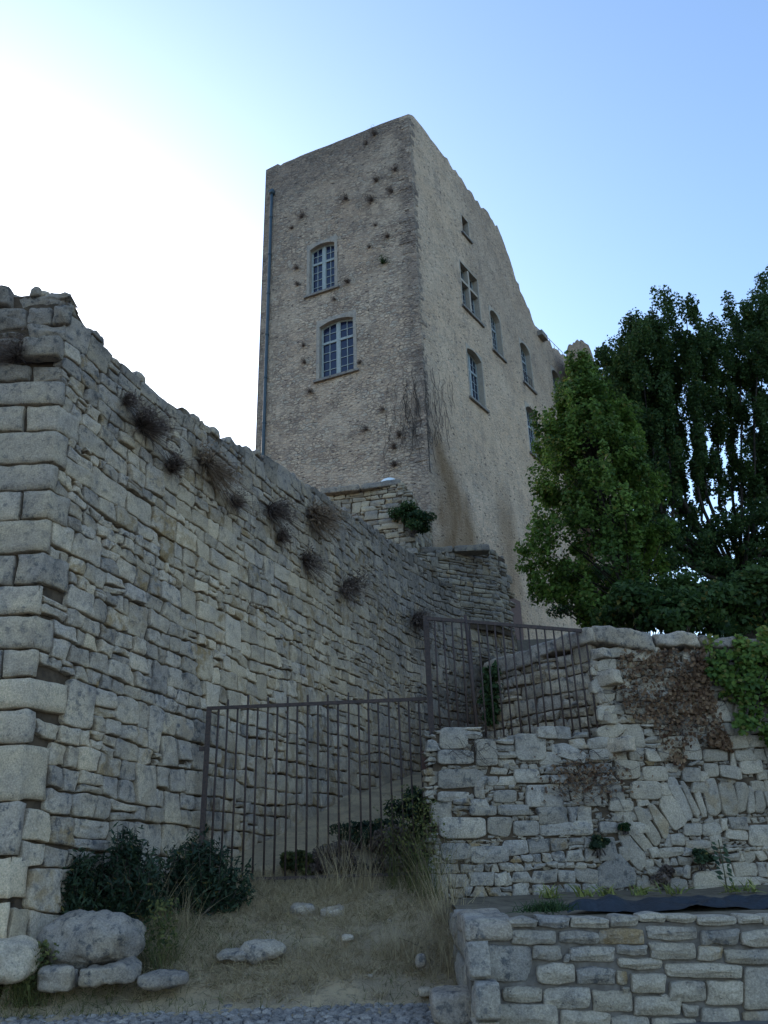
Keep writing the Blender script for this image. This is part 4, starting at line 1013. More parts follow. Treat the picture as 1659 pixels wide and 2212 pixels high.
# ---- maple in the garden
def limb(a, b, bend, n=8):
    f = np.linspace(0, 1, n)[:, None]; a, b = np.asarray(a, float), np.asarray(b, float)
    w = np.cumsum(rng.normal(0, .05, (n, 3)), 0) * np.linalg.norm(b - a) * .12; w[0] = 0
    return a + (b - a) * f + np.asarray(bend) * (np.sin(f * math.pi)) + w * f
YM = 19.0
maple = empty("maple_tree"); tag(maple, "leafy mid green tree in front of the castle wall, left of the taller tree", "tree")
mc = at_Y(1300, 1340, YM); zlo, zhi = at_Y(1270, 1345, YM)[2], at_Y(1285, 785, YM)[2]
prof = [(0, .5), (.06, 1.2), (.14, 1.65), (.27, 1.8), (.38, 1.55), (.52, 1.5), (.62, 1.42), (.72, 1.15), (.80, .78), (.88, .36), (.94, .08), (1.0, .0)]
pt, pr = zip(*prof)
tb_ = Buf(); base = np.array([mc[0] + 1.1, YM + .4, 4.6]); tip = np.array([mc[0] + .1, YM, zhi - .8])
tb_.tube(limb(base, tip, (.2, 0, 0), 12), np.linspace(.2, .03, 12), 8)
lb = Buf(); clumps = []
for k in range(290):
    t = .97 * rng.random() ** .85; r_ = np.interp(t, pt, pr); an = rng.uniform(0, 2 * math.pi); rr = r_ * math.sqrt(rng.uniform(.12, 1.0)) * rng.uniform(.8, 1.16)
    c = np.array([mc[0] + .10 + .30 * t + rr * math.cos(an), YM + rr * math.sin(an) * .9, zlo + (zhi - zlo) * t])
    clumps.append((c, an, t))
for c, an, t in clumps:
    st = np.array([base[0] + (tip[0] - base[0]) * t * .8, YM + .2, max(5.2, c[2] - 1.5)])
    if rng.random() < .6: tb_.tube(limb(st, c, (0, 0, -.15), 5), np.linspace(.035, .006, 5), 4, cap=False)
    n = int(rng.integers(120, 330)); P = c + ball(n) * np.array([.36, .36, .30]) * rng.uniform(.6, 1.25) * (1 - .45 * max(0, (t - .75) / .25))
    out = np.array([math.cos(an), math.sin(an), .9])
    if rng.random() < .5: P = np.concatenate([P[: n // 2], c + ball(n - n // 2) * np.array([.16, .16, .5]) + np.array([.25 * math.cos(an), .2 * math.sin(an), .25])])
    sh = np.clip(rng.normal(.5, .27), 0, 1); ti = np.stack([np.clip(rng.normal(sh, .22, n), 0, 1), rng.random(n), (rng.random(n) < .06) * .5, np.ones(n)], 1)
    leaves(lb, P, .082, out, ti, 1.25, .8)
tb_.build("trunk", M['bark'], maple); lb.build("crown", M['maple'], maple)

# ---- the big dark tree with upright limbs
YP = 24.0
tall = empty("tall_tree"); tag(tall, "tall dark tree with upright limbs and sky showing between them on the right", "tree")
tb_ = Buf(); lb = Buf()
pb0 = at_Y(1592, 1335, YP); pb0[2] = 5.0
fork = at_Y(1590, 1260, YP)
tb_.tube(limb(pb0, fork, (0, 0, 0), 6), np.linspace(.45, .34, 6), 10)
topx = [1335, 1368, 1398, 1428, 1290, 1318, 1352, 1385, 1405, 1440, 1476, 1505, 1540, 1572, 1604, 1630, 1655, 1690, 1725, 1760, 1800, 1840, 1880]
topy = [752, 715, 700, 690, 740, 722, 690, 668, 650, 672, 668, 690, 662, 668, 622, 640, 590, 570, 545, 575, 600, 640, 700]
def clump(c, rad, n, up=.0, shade=.4):
    n = int(n * 2.6); P = c + ball(n) * rad; ti = np.stack([np.clip(rng.normal(shade, .25, n), 0, 1), rng.random(n), (rng.random(n) < .03) * .4, np.ones(n)], 1)
    leaves(lb, P, .078, np.array([0, -.3, .5]), ti, 1.3, 1.0)
for layer in range(2):
    for i, (x, y) in enumerate(zip(topx, topy)):
        if layer == 1 and i % 5: continue
        Yq = YP + rng.uniform(-1.6, 1.6); xx = x + rng.uniform(-6, 6) + layer * 16; yt = y + layer * rng.uniform(10, 70)
        tp = at_Y(xx, yt + 25, Yq)
        ym = rng.uniform(1050, 1150); mx = xx + (1592 - xx) * .28; mid = at_Y(mx, ym, Yq)
        L1 = limb(fork + rng.normal(0, .15, 3), mid, (0, 0, -.3 if abs(xx - 1592) > 120 else 0), 8); L2 = limb(mid, tp, (0, 0, 0), 14)
        path = np.concatenate([L1, L2[1:]]); tb_.tube(path, np.linspace(.07, .010, len(path)), 6, cap=False)
        for k in range(5): j = rng.uniform(2.0, 6.9); p = L1[int(j)] * (1 - j % 1) + L1[int(j) + 1] * (j % 1); clump(p + rng.normal(0, .16, 3) + [0, -.2, .1], np.array([.26, .26, .22]), int(rng.integers(25, 55)), shade=.3)
        H = tp[2] - mid[2]
        m = 44 if layer == 0 else 26
        for k in range(m):
            f = rng.random() ** .8
            j = f * 13; p = L2[int(j)] * (1 - (j % 1)) + L2[min(13, int(j) + 1)] * (j % 1)
            w = .06 + .19 * smooth01(np.array([(f - .35) / .4]))[0] - .28 * smooth01(np.array([(f - .88) / .12]))[0]
            w = max(w, .03); off = np.array([rng.normal(0, w * .55), rng.normal(0, .45), rng.uniform(-.2, .3)])
            clump(p + off, np.array([.12 + .12 * f, .2, .5]) * rng.uniform(.8, 1.25), int(rng.integers(40, 95)), shade=.28 + .3 * rng.random())
# low spreading limbs and the dense skirt
for (x, y, rad, n) in ((1400, 1150, .8, 10), (1440, 1180, .9, 14), (1400, 1230, .9, 16), (1340, 1240, .9, 14), (1430, 1280, .9, 16), (1360, 1300, .9, 16), (1500, 1290, .9, 14), (1300, 1310, .8, 12), (1640, 1240, .9, 14), (1620, 1130, .8, 10), (1650, 1050, .8, 10),
                       (1560, 1330, .9, 14), (1640, 1320, .9, 16), (1720, 1200, 1., 16), (1720, 1320, 1., 16), (1580, 1290, .7, 12), (1600, 1230, .6, 10), (1380, 1060, .6, 7), (1340, 1000, .6, 8), (1350, 900, .5, 6), (1320, 830, .4, 4)):
    Yq = YP - rng.uniform(-.5, 2.5); c0 = at_Y(x, y, Yq); tb_.tube(limb(fork, c0, (0, 0, -.3), 8), np.linspace(.13, .02, 8), 5, cap=False)
    for k in range(n): clump(c0 + rng.normal(0, 1, 3) * rad * np.array([.6, .6, .38]), np.array([.45, .45, .22]), int(rng.integers(50, 100)), shade=.2 + .35 * rng.random())
tb_.build("trunk", M['bark'], tall); lb.build("crown", M['poplar'], tall)

# ---- shrubs
def shrub(name, label, c, rad, n, mat, size, cat="shrub", group=None, shade=.45, stems=14, yellow=.03, cone=0.0, lumps=18, spike=0.0):
    root = empty(name); tag(root, label, cat, group)
    lb = Buf(); sb_ = Buf(); c = np.asarray(c, float); rad = np.asarray(rad, float)
    for k in range(lumps):
        q = ball(1)[0]; q[2] = abs(q[2]) if k % 3 else q[2]
        if cone: q[:2] *= 1 - cone * max(q[2], 0)
        p = c + q * rad * .8; m = n // lumps
        P = p + ball(m) * rad * np.array([.36, .36, .30]); sh = np.clip(rng.normal(shade, .2), 0, 1)
        ti = np.stack([np.clip(rng.normal(sh, .25, m), 0, 1), rng.random(m), (rng.random(m) < yellow) * .6, np.ones(m)], 1)
        leaves(lb, P, size, (p - c) / rad + [0, -.2, .5], ti, 1.5, .8)
        if spike:
            k2 = 150; dq = (p - c) / rad * [.6, .6, .3] + [0, 0, .9]
            blades(lb, p + ball(k2) * rad * .28, spike, .010, dq, .38, .15, np.tile([sh * .7, .5, 0, 1], (k2, 1)))
        sb_.tube(limb(c - [0, 0, rad[2] * .95] + rng.normal(0, .04, 3) * [1, 1, 0], p, (0, 0, 0), 5), np.linspace(.014, .004, 5), 4, cap=False)
    lb.build("foliage", M[mat], root); sb_.build("stem", M['twig'], root)
    return root
c = at_Y(890, 1122, 26.2); shrub("wall_bush", "round green bush hanging on the terrace wall below the tower corner", c, (.95, .7, .72), 6500, 'bush', .062, "bush", yellow=.02)
# behind the right wall, under the trees
for (x, y, Yq, rx, rz_, lab) in ((1390, 1320, 16.5, 1.15, .85, "dark shrub under the trees above the thick end coping stone"), (1525, 1312, 16.8, 1.3, .95, "dark shrub under the tall tree behind the middle coping"), (1660, 1310, 17.2, 1.4, 1.05, "dark shrub at the right edge behind the wall top"), (1465, 1345, 15.9, .8, .6, "lowest dark shrub behind the joint of the first two coping stones")):
    shrub("garden_shrub", lab, at_Y(x, y, Yq), (rx, .8, rz_), 5200, 'poplar', .09, group="dark shrubs behind the right wall", shade=.4)
# evergreen shrubs at the foot of the left wall
def base_shrub(x, ytop, ybot, Yq, wpx, lab, n, lean=0):
    t, b_ = at_Y(x, ytop, Yq), at_Y(x, ybot, Yq); h = t[2] - b_[2]; w = wpx / 1750 * Yq / 2
    root = empty("evergreen_shrub"); tag(root, lab, "shrub", "dark shrubs along the foot of the left wall"); lb = Buf(); sb_ = Buf()
    for k in range(n // 60):
        q = rng.normal(0, .48); hh = h * rng.uniform(.3, 1.06) * max(.25, 1 - .42 * abs(q)); tip = b_ + [q * w, rng.normal(0, .32) * w, hh]
        st = b_ + [q * w * .35, rng.normal(0, .1) * w, -.03]; L = limb(st, tip, (q * w * .15, 0, 0), 6); sb_.tube(L, np.linspace(.010, .003, 6), 4, cap=False)
        m = 62; f = rng.uniform(.08, 1, m) * 4.99; i0 = f.astype(int); P = L[i0] * (1 - f % 1)[:, None] + L[i0 + 1] * (f % 1)[:, None] + rng.normal(0, .045, (m, 3))
        sh = np.clip(rng.normal(.3, .25), 0, 1); ti = np.stack([np.clip(rng.normal(sh, .2, m), 0, 1), rng.random(m), (rng.random(m) < .03) * .5, np.ones(m)], 1)
        leaves(lb, P, .030, (tip - st) / h, ti, 3.6, .8)
    lb.build("foliage", M['shrub'], root); sb_.build("stem", M['twig'], root)
base_shrub(160, 1832, 1990, 10.6, 85, "smallest dark shrub at the wall foot, next to the corner blocks", 4200)
base_shrub(262, 1785, 1980, 10.9, 150, "pointed dark shrub behind the boulder at the wall foot", 7000)
base_shrub(420, 1795, 1970, 11.7, 200, "broad dark shrub touching the left end of the gate", 8500)
# brambles behind the gate
for (x, y, Yq, w, h, lab, m_) in ((640, 1868, 13.6, .35, .26, "low green scrub behind the middle gate bars", 'weed'), (800, 1812, 14.6, .8, .40, "dark bramble mound on the path behind the gate", 'shrub'),
                          (890, 1765, 15.0, .6, .55, "tall dark bramble behind the gate lock", 'shrub'), (720, 1865, 13.5, .6, .35, "low dry bramble close behind the gate", 'drytuft'), (860, 1840, 13.6, .5, .5, "brown bramble beside the right gate post", 'drytuft')):
    shrub("bramble", lab, at_Y(x, y, Yq), (w, .5, h), 5000, m_, .042, "bramble", "brambles on the path behind the gate", .3, lumps=16)
# ivy and withered creeper on the right wall
def on_RW(x, y, d): s_, v_ = RW.at(x, y); P, N = RW(np.array([s_]), np.array([v_])); return P[0] + N[0] * d
ivy = empty("ivy"); tag(ivy, "green ivy hanging over the top of the right wall at the picture edge", "ivy")
lb = Buf(); sb_ = Buf(); ipoly = [(1512, 1395), (1560, 1378), (1700, 1372), (1800, 1380), (1800, 1660), (1690, 1650), (1655, 1625), (1600, 1590), (1560, 1560), (1535, 1490)]
cnt = 0
while cnt < 150:
    x, y = rng.uniform(1505, 1800), rng.uniform(1375, 1660)
    if not in_poly((x, y), ipoly): continue
    cnt += 1; e = min(1, (x - 1505) / 90); p = on_RW(x, y, .10 + .28 * e * rng.random()); n = 45
    yl = smooth01(np.array([(1430 - y) / 45]))[0]
    ti = np.stack([np.clip(rng.normal(.35 + .45 * yl, .25, n), 0, 1), rng.random(n), (rng.random(n) < .06 + .35 * yl) * .6, np.ones(n)], 1)
    leaves(lb, p + ball(n) * [.16, .12, .15], .075, np.array([0, -1., .5]), ti, 1.15, .6)
    sb_.tube(limb(on_RW(min(x + 60, 1790), 1385, .05), p, (0, 0, 0), 5), .008, 4, cap=False)
lb.build("foliage", M['ivy'], ivy); sb_.build("stem", M['twig'], ivy)
crp = empty("withered_creeper"); tag(crp, "brown withered creeper clinging to the wall left of the green ivy", "creeper")
lb = Buf(); sb_ = Buf(); cpoly = [(1335, 1400), (1400, 1408), (1515, 1400), (1535, 1500), (1560, 1580), (1580, 1625), (1530, 1610), (1500, 1600), (1470, 1660), (1430, 1650), (1420, 1580), (1350, 1540), (1325, 1470)]
P = []
while len(P) < 2100:
    x, y = rng.uniform(1320, 1640), rng.uniform(1398, 1660)
    if in_poly((x, y), cpoly) and rng.random() < .12 + .95 * max(0, float(n1(x * .021 + y * .027, 3.3)[0]) * .9 + .25 + (x - 1450) * .003): P.append(on_RW(x, y, rng.uniform(.02, .12)))
leaves(lb, np.array(P), .055, np.array([0, -1., .2]), None, 1.2, .8)
for k in range(130):
    x, y = rng.uniform(1325, 1560), rng.uniform(1400, 1640)
    if not in_poly((x, y), cpoly): continue
    a = rng.uniform(0, 6.28); l_ = rng.uniform(25, 90); pts = [on_RW(x + math.cos(a) * l_ * f + 8 * math.sin(f * 5 + k), y + math.sin(a) * l_ * f * .7 + 6 * math.sin(f * 7 + k), .06 + .04 * math.sin(f * 4 + k)) for f in np.linspace(0, 1, 8)]
    sb_.tube(pts, .0035, 4, (1, .5, 0, 1), cap=False)
lb.build("foliage", M['brownleaf'], crp); sb_.build("stem", M['twig'], crp)
tw = empty("dry_bramble"); tag(tw, "tangle of thin dry stems trailing over the wall stones below the railing", "bramble"); sb_ = Buf(); lb = Buf()
for k in range(70):
    x, y = (rng.uniform(960, 1050), rng.uniform(1590, 1640)) if k % 3 == 0 else (rng.uniform(1190, 1330), rng.uniform(1625, 1720))
    a = rng.uniform(-.3, 1.0); l_ = rng.uniform(25, 80); pts = [on_RW(x + math.cos(a) * l_ * f, y + math.sin(a) * l_ * f + 8 * math.sin(f * 5 + k), .07 + .04 * math.sin(f * 4 + k)) for f in np.linspace(0, 1, 8)]
    sb_.tube(pts, .0032, 4, cap=False)
leaves(lb, np.array([on_RW(rng.normal(1260, 40), rng.normal(1680, 22), rng.uniform(.03, .09)) for _ in range(420)]), .04, np.array([0, -1, .2]))
sb_.build("stem", M['twig'], tw); lb.build("leaves", M['brownleaf'], tw)
rv = empty("climbing_plant"); tag(rv, "small green climber on the side wall seen through the railing", "climber"); lb = Buf()
for k in range(40):
    q = RT.at(rng.uniform(1048, 1082), rng.uniform(1440, 1560)); P, N = RT(np.array([q[0]]), np.array([q[1]])); leaves(lb, P[0] + N[0] * .08 + ball(22) * .1, .06, np.array([-.3, -1, .3]))
lb.build("foliage", M['bush'], rv)
# small plants in the joints and on the terrace bed
for (x, y, r_, m_, lab) in ((1288, 1826, .17, 'shrub', "dark tuft growing in the wall joint left of the arch foot"), (1512, 1856, .19, 'shrub', "dark green tuft in the wall joint under the arch"), (1432, 1892, .2, 'drytuft', "brown dry tuft at the wall foot under the arch"), (1345, 1790, .1, 'bush', "small green sprig at the lowest arch stone")):
    shrub("wall_plant", lab, on_RW(x, y, .08), (r_, .1, r_ * .85), 700, m_, .05, "plant", "plants in the right wall", lumps=8)
def bed(x, y): 
    d = ray(x, y); t = 9.0
    p = EYE + d * ((ztop + .05 - EYE[2]) / d[2]); return np.array([p[0], min(max(p[1], 8.9), 12.0), ztop + .02])
b = Buf(); pts = np.array([bed(1190, 1965) + rng.normal(0, .07, 3) * [1.6, 1, 0] for _ in range(420)]); blades(b, pts, .16, .010, (0, 0, 1), .5, .5); tag(b.build("grass_clump", M['bush']), "low green clump on the terrace left of the dark sheet", "grass clump")
irises = [(1190, 1932, "yellowing strap leaved plant above the green clump"), (1262, 1930, "pale bent leaves left of the sheet's peak"), (1312, 1925, "short yellow plant just left of the sheet's peak"), (1378, 1915, "slender upright yellow green blades at the arch foot"),
          (1455, 1935, "wide drooping yellow plant behind the sheet"), (1590, 1930, "small pale plant under the last squared stones"), (1625, 1925, "yellow green blades at the right edge behind the sheet")]
for x, y, lab in irises:
    q = at_Y(x, y + 14, 11.6); b = Buf(); pts = np.array([[q[0] + rng.normal(0, .07), 11.6 + rng.normal(0, .05), ztop - .05] for _ in range(22)]); blades(b, pts, .28, .03, (0, 0, 1), .45, .7)
    tag(b.build("iris_plant", M['iris']), lab, "plant", "yellow green plants on the terrace bed")
q = at_Y(1572, 1925, 11.5); b = Buf()
for k in range(16): leaves(b, np.array([[q[0] + .07 * (-1) ** k, 11.5, ztop + .1 + k * .03]]), .055, np.array([0, -1, .5]), None, 1.8, .2)
b.tube([(q[0], 11.5, ztop), (q[0], 11.5, ztop + .6)], .006, 5); tag(b.build("young_plant", M['shrub']), "single upright stem with paired dark leaves behind the sheet", "plant")
# dark sheet lying behind the low wall
b = Buf(); n_, m_ = 90, 14; S, Tq = np.meshgrid(np.linspace(0, 1, n_), np.linspace(0, 1, m_), indexing='ij')
xa = at_Z(1235, 1968, ztop)[0]; Xs = xa + S * (8.0 - xa) ; wid = .58 * smooth01(S / .12) + .1
Ys = 9.0 + (1 - wid) * .3 + Tq * wid * 1.25; Zs = ztop - .01 + .05 * np.sin(Tq * math.pi) + .04 * fbm(np.stack([Xs * 3.5, Ys * 6, 0 * Xs], -1).reshape(-1, 3), 3).reshape(Xs.shape)
Zs = Zs + .10 * np.exp(-((Xs - at_Z(1332, 1960, ztop)[0]) / .16) ** 2 - ((Tq - .6) / .35) ** 2)
b.grid(np.stack([Xs, Ys, Zs], -1)); tag(b.build("ground_sheet", M['tarp']), "crumpled dark blue black sheet lying along the terrace behind the low wall", "sheet")

# ---- dry tufts rooted in the left wall
def tuft(surf, sv, label, size, mat, n, group, name="dry_tuft", down=.25, cat="dry plant"):
    P, N = surf(np.array([sv[0]]), np.array([sv[1]])); b = Buf(); p = P[0]; T_ = np.cross([0, 0, 1.0], N[0])
    k = int(rng.integers(3, 6)); dn0 = rng.uniform(-.2, .6)
    for j in range(k):
        o = p + T_ * rng.normal(0, size * .04) + np.array([0, 0, 1]) * rng.normal(0, size * .05); m = int(n * rng.uniform(.25, .6)); l_ = size * rng.uniform(.55, 1.05)
        dr = N[0] * rng.uniform(.35, .8) + np.array([0, 0, rng.uniform(.1, .9) - down - dn0 * .5]) + T_ * rng.normal(0, .35)
        pts = o + rng.normal(0, size * .04, (m, 3)); blades(b, pts, l_, size * .010 + .003, dr, .38, rng.uniform(.3, .9))
        dn = dr / np.linalg.norm(dr); f = rng.random((m, 1)) ** .7
        leaves(b, o + dn * f * l_ * .8 + rng.normal(0, 1, (m, 3)) * l_ * .14 * (.3 + f), size * .035 + .006, dn, None, 2.8, 1.0)
    return tag(b.build(name, M[mat]), label, cat, group)
GL = "dry tufts rooted in the tall left wall"
for (x, y, s, v, size, m_, n, lab) in ((36, 772, -.4, 8, .5, 'drytuft', 260, "dark dry tuft under the top blocks at the picture's left edge"), (268, 868, 1.6, 8, .42, 'drytuft', 170, "thin grey tuft near the top of the wall's steep left end"),
        (306, 925, 2, 7, .6, 'drytuft', 300, "bushy grey tuft right below the thin one near the wall's left end"), (371, 1012, 3, 7, .5, 'drytuft', 300, "compact dark tuft left of the biggest tan tuft"), (443, 1005, 4, 7, .8, 'tantuft', 380, "biggest tan tuft high on the left wall"),
        (504, 1090, 5, 7, .45, 'drytuft', 160, "small faint tuft below right of the biggest tan tuft"), (580, 1098, 6, 7, .7, 'drytuft', 300, "dark tuft left of the upright tan tuft"), (602, 1160, 7, 7, .45, 'drytuft', 200, "short dark tuft hanging below the upright tan tuft's neighbour"),
        (672, 1112, 9, 7, .95, 'tantuft', 420, "upright tan tuft at the wall crest below the tower"), (656, 1215, 8, 6, .6, 'drytuft', 220, "narrow brown tuft drooping below the upright tan tuft"), (742, 1272, 10, 6, .8, 'drytuft', 420, "round dark tuft alone in the middle of the left wall"),
        (895, 1338, 14, 5, .75, 'drytuft', 320, "dark tuft just left of the railing's post")):
    sv = inv(leftsurf, x, y, s, v); tuft(leftsurf, sv, lab, size, m_, n, GL)
# ---- tufts on the tower face
def fl_surf(s, v): s = np.asarray(s, float); v = np.asarray(v, float); P = FL.Pv(s, v, np.zeros_like(s)); return P, np.broadcast_to(NL, P.shape)
GT = "wild tufts rooted in the tower's end wall"
for (x, y, size, lab) in ((810, 292, .42, "topmost tuft on the tower end wall"), (791, 312, .36, "second tuft from the top of the tower end wall"), (854, 366, .5, "tuft beside the corner stones, highest along them"), (814, 392, .42, "tuft between the highest corner tuft and the big middle tuft"),
        (847, 413, .5, "wide tuft by the corner stones, second along them"), (749, 429, .62, "largest tuft, above the upper window to its right"), (803, 434, .45, "tuft right of the largest one"), (653, 469, .58, "big tuft above and left of the upper window"),
        (631, 494, .24, "tiny tuft below the big one above the upper window's left"), (812, 487, .3, "small tuft level with the upper window's top far to the right"), (838, 514, .32, "small tuft near the corner stones at the upper window's height"), (799, 534, .22, "tiny tuft on the grey streak right of the upper window"),
        (827, 569, .48, "green tuft near the corner stones beside the upper window"), (643, 580, .38, "tuft just left of the upper window"), (643, 616, .34, "reddish tuft left of the upper window's sill"), (752, 610, .42, "tuft at the right end of the upper window's sill"),
        (723, 648, .3, "tuft between the upper and lower windows"), (655, 748, .28, "tiny tuft left of the lower window's middle"), (659, 785, .42, "tuft left of the lower window's sill"), (777, 785, .24, "tiny tuft right of the lower window's sill"),
        (671, 846, .3, "tuft under the left end of the lower window's sill"), (829, 885, .36, "brownish tuft left of the dead creeper's top"), (792, 928, .44, "lone dark tuft low on the end wall left of the creeper"), (864, 941, .45, "dark tuft inside the dead creeper"), (853, 968, .45, "tuft at the dead creeper's lower left"), (853, 1007, .45, "lowest tuft on the end wall under the creeper")):
    tuft(fl_surf, FL.at(x, y), lab, size * 1.15, 'bush' if 'green' in lab else 'drytuft', 90, GT, "wall_tuft", down=.1, cat="wall plant")
# dead creeper round the tower corner
dc = empty("dead_creeper"); tag(dc, "leafless dead creeper hanging round the lower corner of the tower", "creeper"); sb_ = Buf()
for k in range(100):
    side = k % 2; fc = FL if side == 0 else FR
    x0 = rng.normal(878, 22) if side == 0 else rng.normal(928, 16)
    y0 = rng.uniform(790, 930); q = fc.at(min(x0, 897) if side == 0 else max(x0, 908), y0); ln = rng.uniform(.5, 2.6)
    w = np.cumsum(rng.normal(0, .05, 12)); f = np.linspace(0, 1, 12)
    u = np.maximum(q[0] + w + f * rng.normal(0, .25), .02); pts = [fc.P(uu, q[1] - ln * ff, .05 + .03 * math.sin(ff * 9 + k)) for uu, ff in zip(u, f)]
    sb_.tube(pts, rng.uniform(.004, .010), 4, cap=False)
sb_.build("stem", M['twig'], dc)

# ---- grass on the slope
def inside_slope(x, y):
    xw = np.interp(y, [9.0, 24], [C0[0], C0[0] + 5.6]); return (x > xw + .15) & (x < pC[0] - .05)
n = 90000; xs_ = rng.uniform(-6, .9, n); ys_ = rng.uniform(9.15, 13.6, n)
den = fbm(np.stack([xs_ * 1.1, ys_ * 1.1, 0 * xs_], 1), 3) * .5 + .55
ok = (rng.random(n) < np.clip(den, .1, 1) * smooth01((ys_ - 9.45 + .3 * noise3(np.stack([xs_ * 1.5, xs_ * 0, xs_ * 0], 1))) / .5)) & ((ys_ > 9.15) & (inside_slope(xs_, ys_) | (ys_ < C0[1])))
xs_, ys_ = xs_[ok], ys_[ok]; zs_ = height_ground(xs_[:, None], ys_[:, None])[:, 0]
b = Buf(); P = np.stack([xs_, ys_, zs_ - .005], 1); m = len(P)
blades(b, P[: m * 3 // 4], .19, .008, (0, 0, .22), .75, .35, None, 2); blades(b, P[m * 3 // 4:], .24, .008, (0, 0, .7), .5, .5, None, 2)
cl = np.stack([rng.uniform(-4.2, .8, 150), rng.uniform(9.6, 13.4, 150)], 1); cl = cl[inside_slope(cl[:, 0], cl[:, 1])]
cp = np.repeat(cl, 40, 0) + rng.normal(0, .05, (len(cl) * 40, 2)); blades(b, np.c_[cp, height_ground(cp[:, :1], cp[:, 1:])[:, 0]], .26, .006, (0, 0, .9), .5, .6, None, 3)
tag(b.build("dry_grass", M['straw']), kind="stuff")
gr = rng.random(26000); xs_ = np.concatenate([rng.normal(-3.4, .8, 3000), rng.uniform(-5.5, .8, 2500)]); ys_ = np.concatenate([rng.uniform(9.3, 11.6, 3000), rng.uniform(9.3, 13.2, 2500)])
dn = noise3(np.stack([xs_ * 1.3, ys_ * 1.3, 0 * xs_ + 4], 1)); ok = (dn > .12) | (np.arange(len(xs_)) < 1900); ok &= inside_slope(xs_, ys_) | (ys_ < C0[1]); xs_, ys_ = xs_[ok], ys_[ok]
b = Buf(); P = np.stack([xs_, ys_, height_ground(xs_[:, None], ys_[:, None])[:, 0]], 1); blades(b, P, .17, .007, (0, 0, 1), .45, .5, None, 2); tag(b.build("green_grass", M['weed']), kind="stuff")
# tall dry weeds, each a plant of its own
GW = "tall dry weeds round the gate"
for (x, yb, h_px, Yq, m_, n, lab) in ((735, 1935, 190, 12.4, 'straw', 60, "tallest straw coloured tuft at the gate's middle"), (790, 1930, 130, 12.5, 'straw', 80, "short dry tuft right of the tallest straw tuft"), (850, 1930, 190, 12.5, 'weed', 50, "yellow green weed left of the gate lock"),
        (895, 1935, 215, 12.3, 'weed', 60, "tall yellow weed under the gate lock"), (935, 1940, 200, 12.0, 'weed', 100, "leaning yellow green weed at the foot of the gate post"), (960, 1985, 210, 11.2, 'straw', 120, "dense dry weed against the low wall's upper corner"),
        (985, 2075, 150, 10.0, 'straw', 110, "dry grass hanging beside the low wall's end blocks"), (860, 2040, 95, 10.4, 'straw', 200, "pale rounded straw tuft in front of the gate post"), (705, 1950, 75, 12.2, 'straw', 80, "low straw tuft left of the flat stones"),
        (330, 1985, 155, 11.0, 'straw', 70, "upright straw stems between the two big shrubs"), (395, 1990, 110, 11.1, 'straw', 60, "bent pale stems right of the boulder shrub"), (560, 1925, 60, 12.5, 'straw', 60, "low straw tuft at the left gate bars"), (610, 1995, 45, 11.4, 'straw', 60, "small straw tuft in the middle of the slope"),
        (345, 2075, 130, 10.2, 'weed', 120, "green grass tuft right of the boulder"), (60, 2130, 110, 9.6, 'weed', 200, "soft green tuft at the picture's lower left")):
    p = at_Y(x, yb, Yq); p[2] = gz(p[0], Yq); L_ = h_px / 1720 * Yq; b = Buf()
    pts = p + rng.normal(0, .09 if n < 110 else .14, (n, 3)) * [1, .7, 0]
    blades(b, pts, L_, .006, (0, 0, 1), .22 if L_ > .8 else .35, .35, None, 4)
    if m_ == 'weed':
        tops = p + np.stack([rng.normal(0, .10, n * 3), rng.normal(0, .08, n * 3), rng.uniform(.25, .95, n * 3) * L_], 1); leaves(b, tops, .03, None, None, 1.8, 1.0)
    tag(b.build("tall_weed", M[m_]), lab, "weed", GW)

# ------------------------------------------------------------------ loose stones
def rock(name, label, c, ax, ay, az, seed, tint, rough=.06, pw=3.2, mat='stone', cat="stone", group=None, n=(34, 22, 20)):
    b = Buf(); block(b, c, ax, ay, az, seed, rough, tint, n, pw); return tag(b.build(name, M[mat]), label, cat, group)
def gpt(x, y):
    """the point of the slope seen at x, y"""
    d = ray(x, y); lo, hi = 5.0, 16.0
    for _ in range(40):
        m = .5 * (lo + hi); p = EYE + d * (m / d[1])
        if p[2] > gz(p[0], p[1]): lo = m
        else: hi = m
    return EYE + d * (lo / d[1])
def rk_(px0, py0, px1, py1, Yq, label, seed, tint, dep=.35, name="loose_stone", rough=.05, pw=3.2, roll=0.0, cat="stone", mat='stone'):
    c = at_Y(.5 * (px0 + px1), .5 * (py0 + py1), Yq); w = np.linalg.norm(at_Y(px1, py0, Yq) - at_Y(px0, py0, Yq)) / 2; h = (at_Y(px0, py0, Yq)[2] - at_Y(px0, py1, Yq)[2]) / 2
    cr, sr = math.cos(roll), math.sin(roll)
    return rock(name, label, c + [0, dep * .3, 0], np.array([cr, 0, sr]) * w, np.array([0, 1, 0]) * dep, np.array([-sr, 0, cr]) * h, seed, tint, rough, pw, mat, cat)
rk_(96, 1970, 304, 2086, 9.95, "big pale rounded boulder lying in front of the shrubs", 2.2, (.9, .9, 0, 1), .36, "boulder", .085, 2.6, -.10, "boulder")
rk_(80, 2086, 164, 2144, 9.55, "small squared stone below the boulder's left end", 5.1, (.95, .75, 0, 1), .2, pw=5)
rk_(172, 2082, 296, 2128, 9.6, "long low stone below the boulder's right end", 6.4, (.8, .8, 0, 1), .22, pw=5)
rk_(-70, 2030, 62, 2130, 9.4, "pale rough block cut off by the left picture edge", 8.6, (1.15, .3, 0, 1), .3, rough=.06, pw=3)
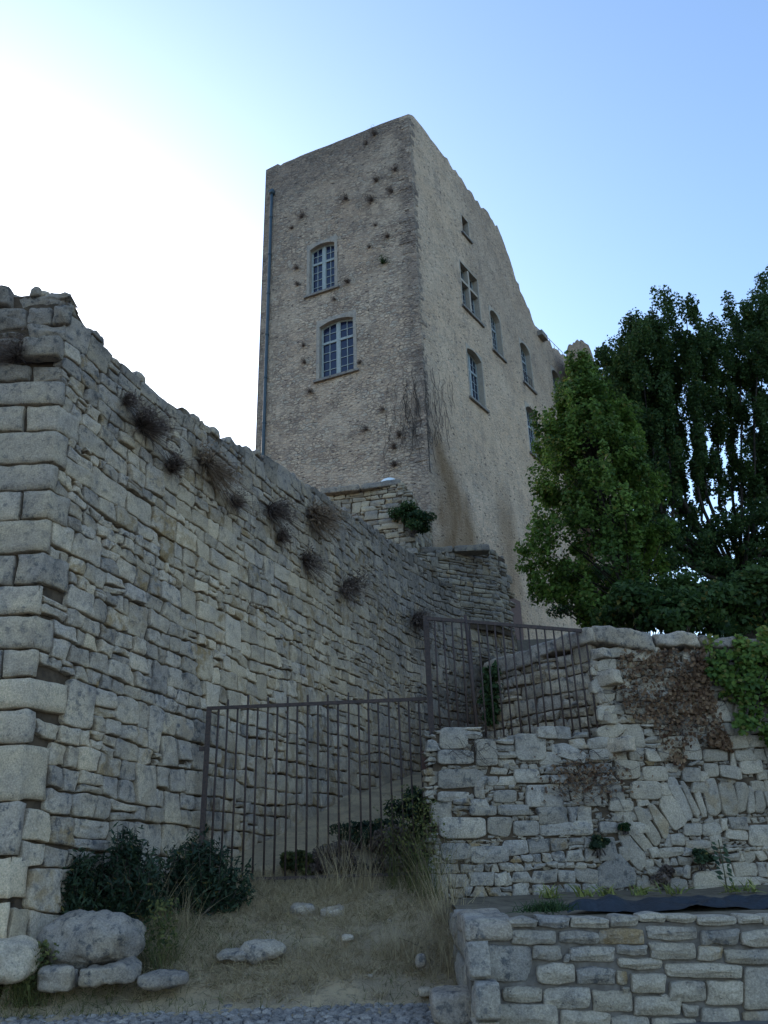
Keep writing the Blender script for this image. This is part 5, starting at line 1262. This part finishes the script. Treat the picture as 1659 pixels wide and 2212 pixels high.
rk_(520, 2030, 618, 2076, 10.3, "knobbly grey stone sunk in the straw", 11.2, (.95, .7, 0, 1), .18, rough=.05, pw=2.5)
rk_(468, 2052, 540, 2080, 10.25, "flat grey stone left of the knobbly one", 12.2, (.9, .7, 0, 1), .16, pw=3)
rk_(300, 2102, 400, 2128, 9.6, "flat slab by the street right of the boulder stones", 13.4, (.75, .8, 0, 1), .16, pw=4)
rk_(625, 1950, 680, 1984, 11.7, "left one of the two flat stones before the gate", 14.4, (.95, .6, 0, 1), .2, pw=3, rough=.06)
rk_(690, 1958, 742, 1986, 11.6, "right one of the two flat stones before the gate", 15.4, (1.0, .6, 0, 1), .18, pw=3, rough=.06)
rk_(738, 2020, 764, 2034, 10.6, "small white stone lying in the straw", 16.4, (1.15, .3, 0, 1), .08, rough=.03)
rk_(906, 2136, 932, 2154, 9.5, "small pale stone near the corner block by the street", 17.4, (1.0, .5, 0, 1), .08, rough=.03)
rk_(900, 2060, 918, 2086, 9.9, "small grey stone in the straw near the low wall", 18.4, (.9, .7, 0, 1), .06, rough=.03)
rk_(934, 2138, 1024, 2212, 8.55, "squared grey block set on the street at the low wall's corner", 19.4, (.95, .7, 0, 1), .22, pw=6, rough=.03, cat="stone block")
for i, (x, y) in enumerate([(430, 1985), (520, 1960), (580, 2015), (660, 2095), (840, 1990), (700, 2060), (450, 2130), (800, 2110)]):
    p = gpt(x, y); s_ = rng.uniform(.015, .035); b = Buf(); block(b, p + [0, 0, s_ * .2], (s_, 0, 0), (0, s_ * .8, 0), (0, 0, s_ * .6), i * 7.7, s_ * .3, (.9, .6, 0, 1), (5, 5, 5), 2.5)
    tag(b.build("pebble", M['stone']), "small loose pebble lying in the straw of the slope", "pebble", "pebbles on the slope")
b = Buf(); p = gpt(860, 2035); b.tube([gpt(862, 2030) + [0, 0, .02], gpt(885, 2042) + [0, 0, .04], gpt(912, 2052) + [0, 0, .02]], .007, 5); tag(b.build("fallen_stick", M['twig']), "thin dark stick lying in the straw before the gate post", "stick")
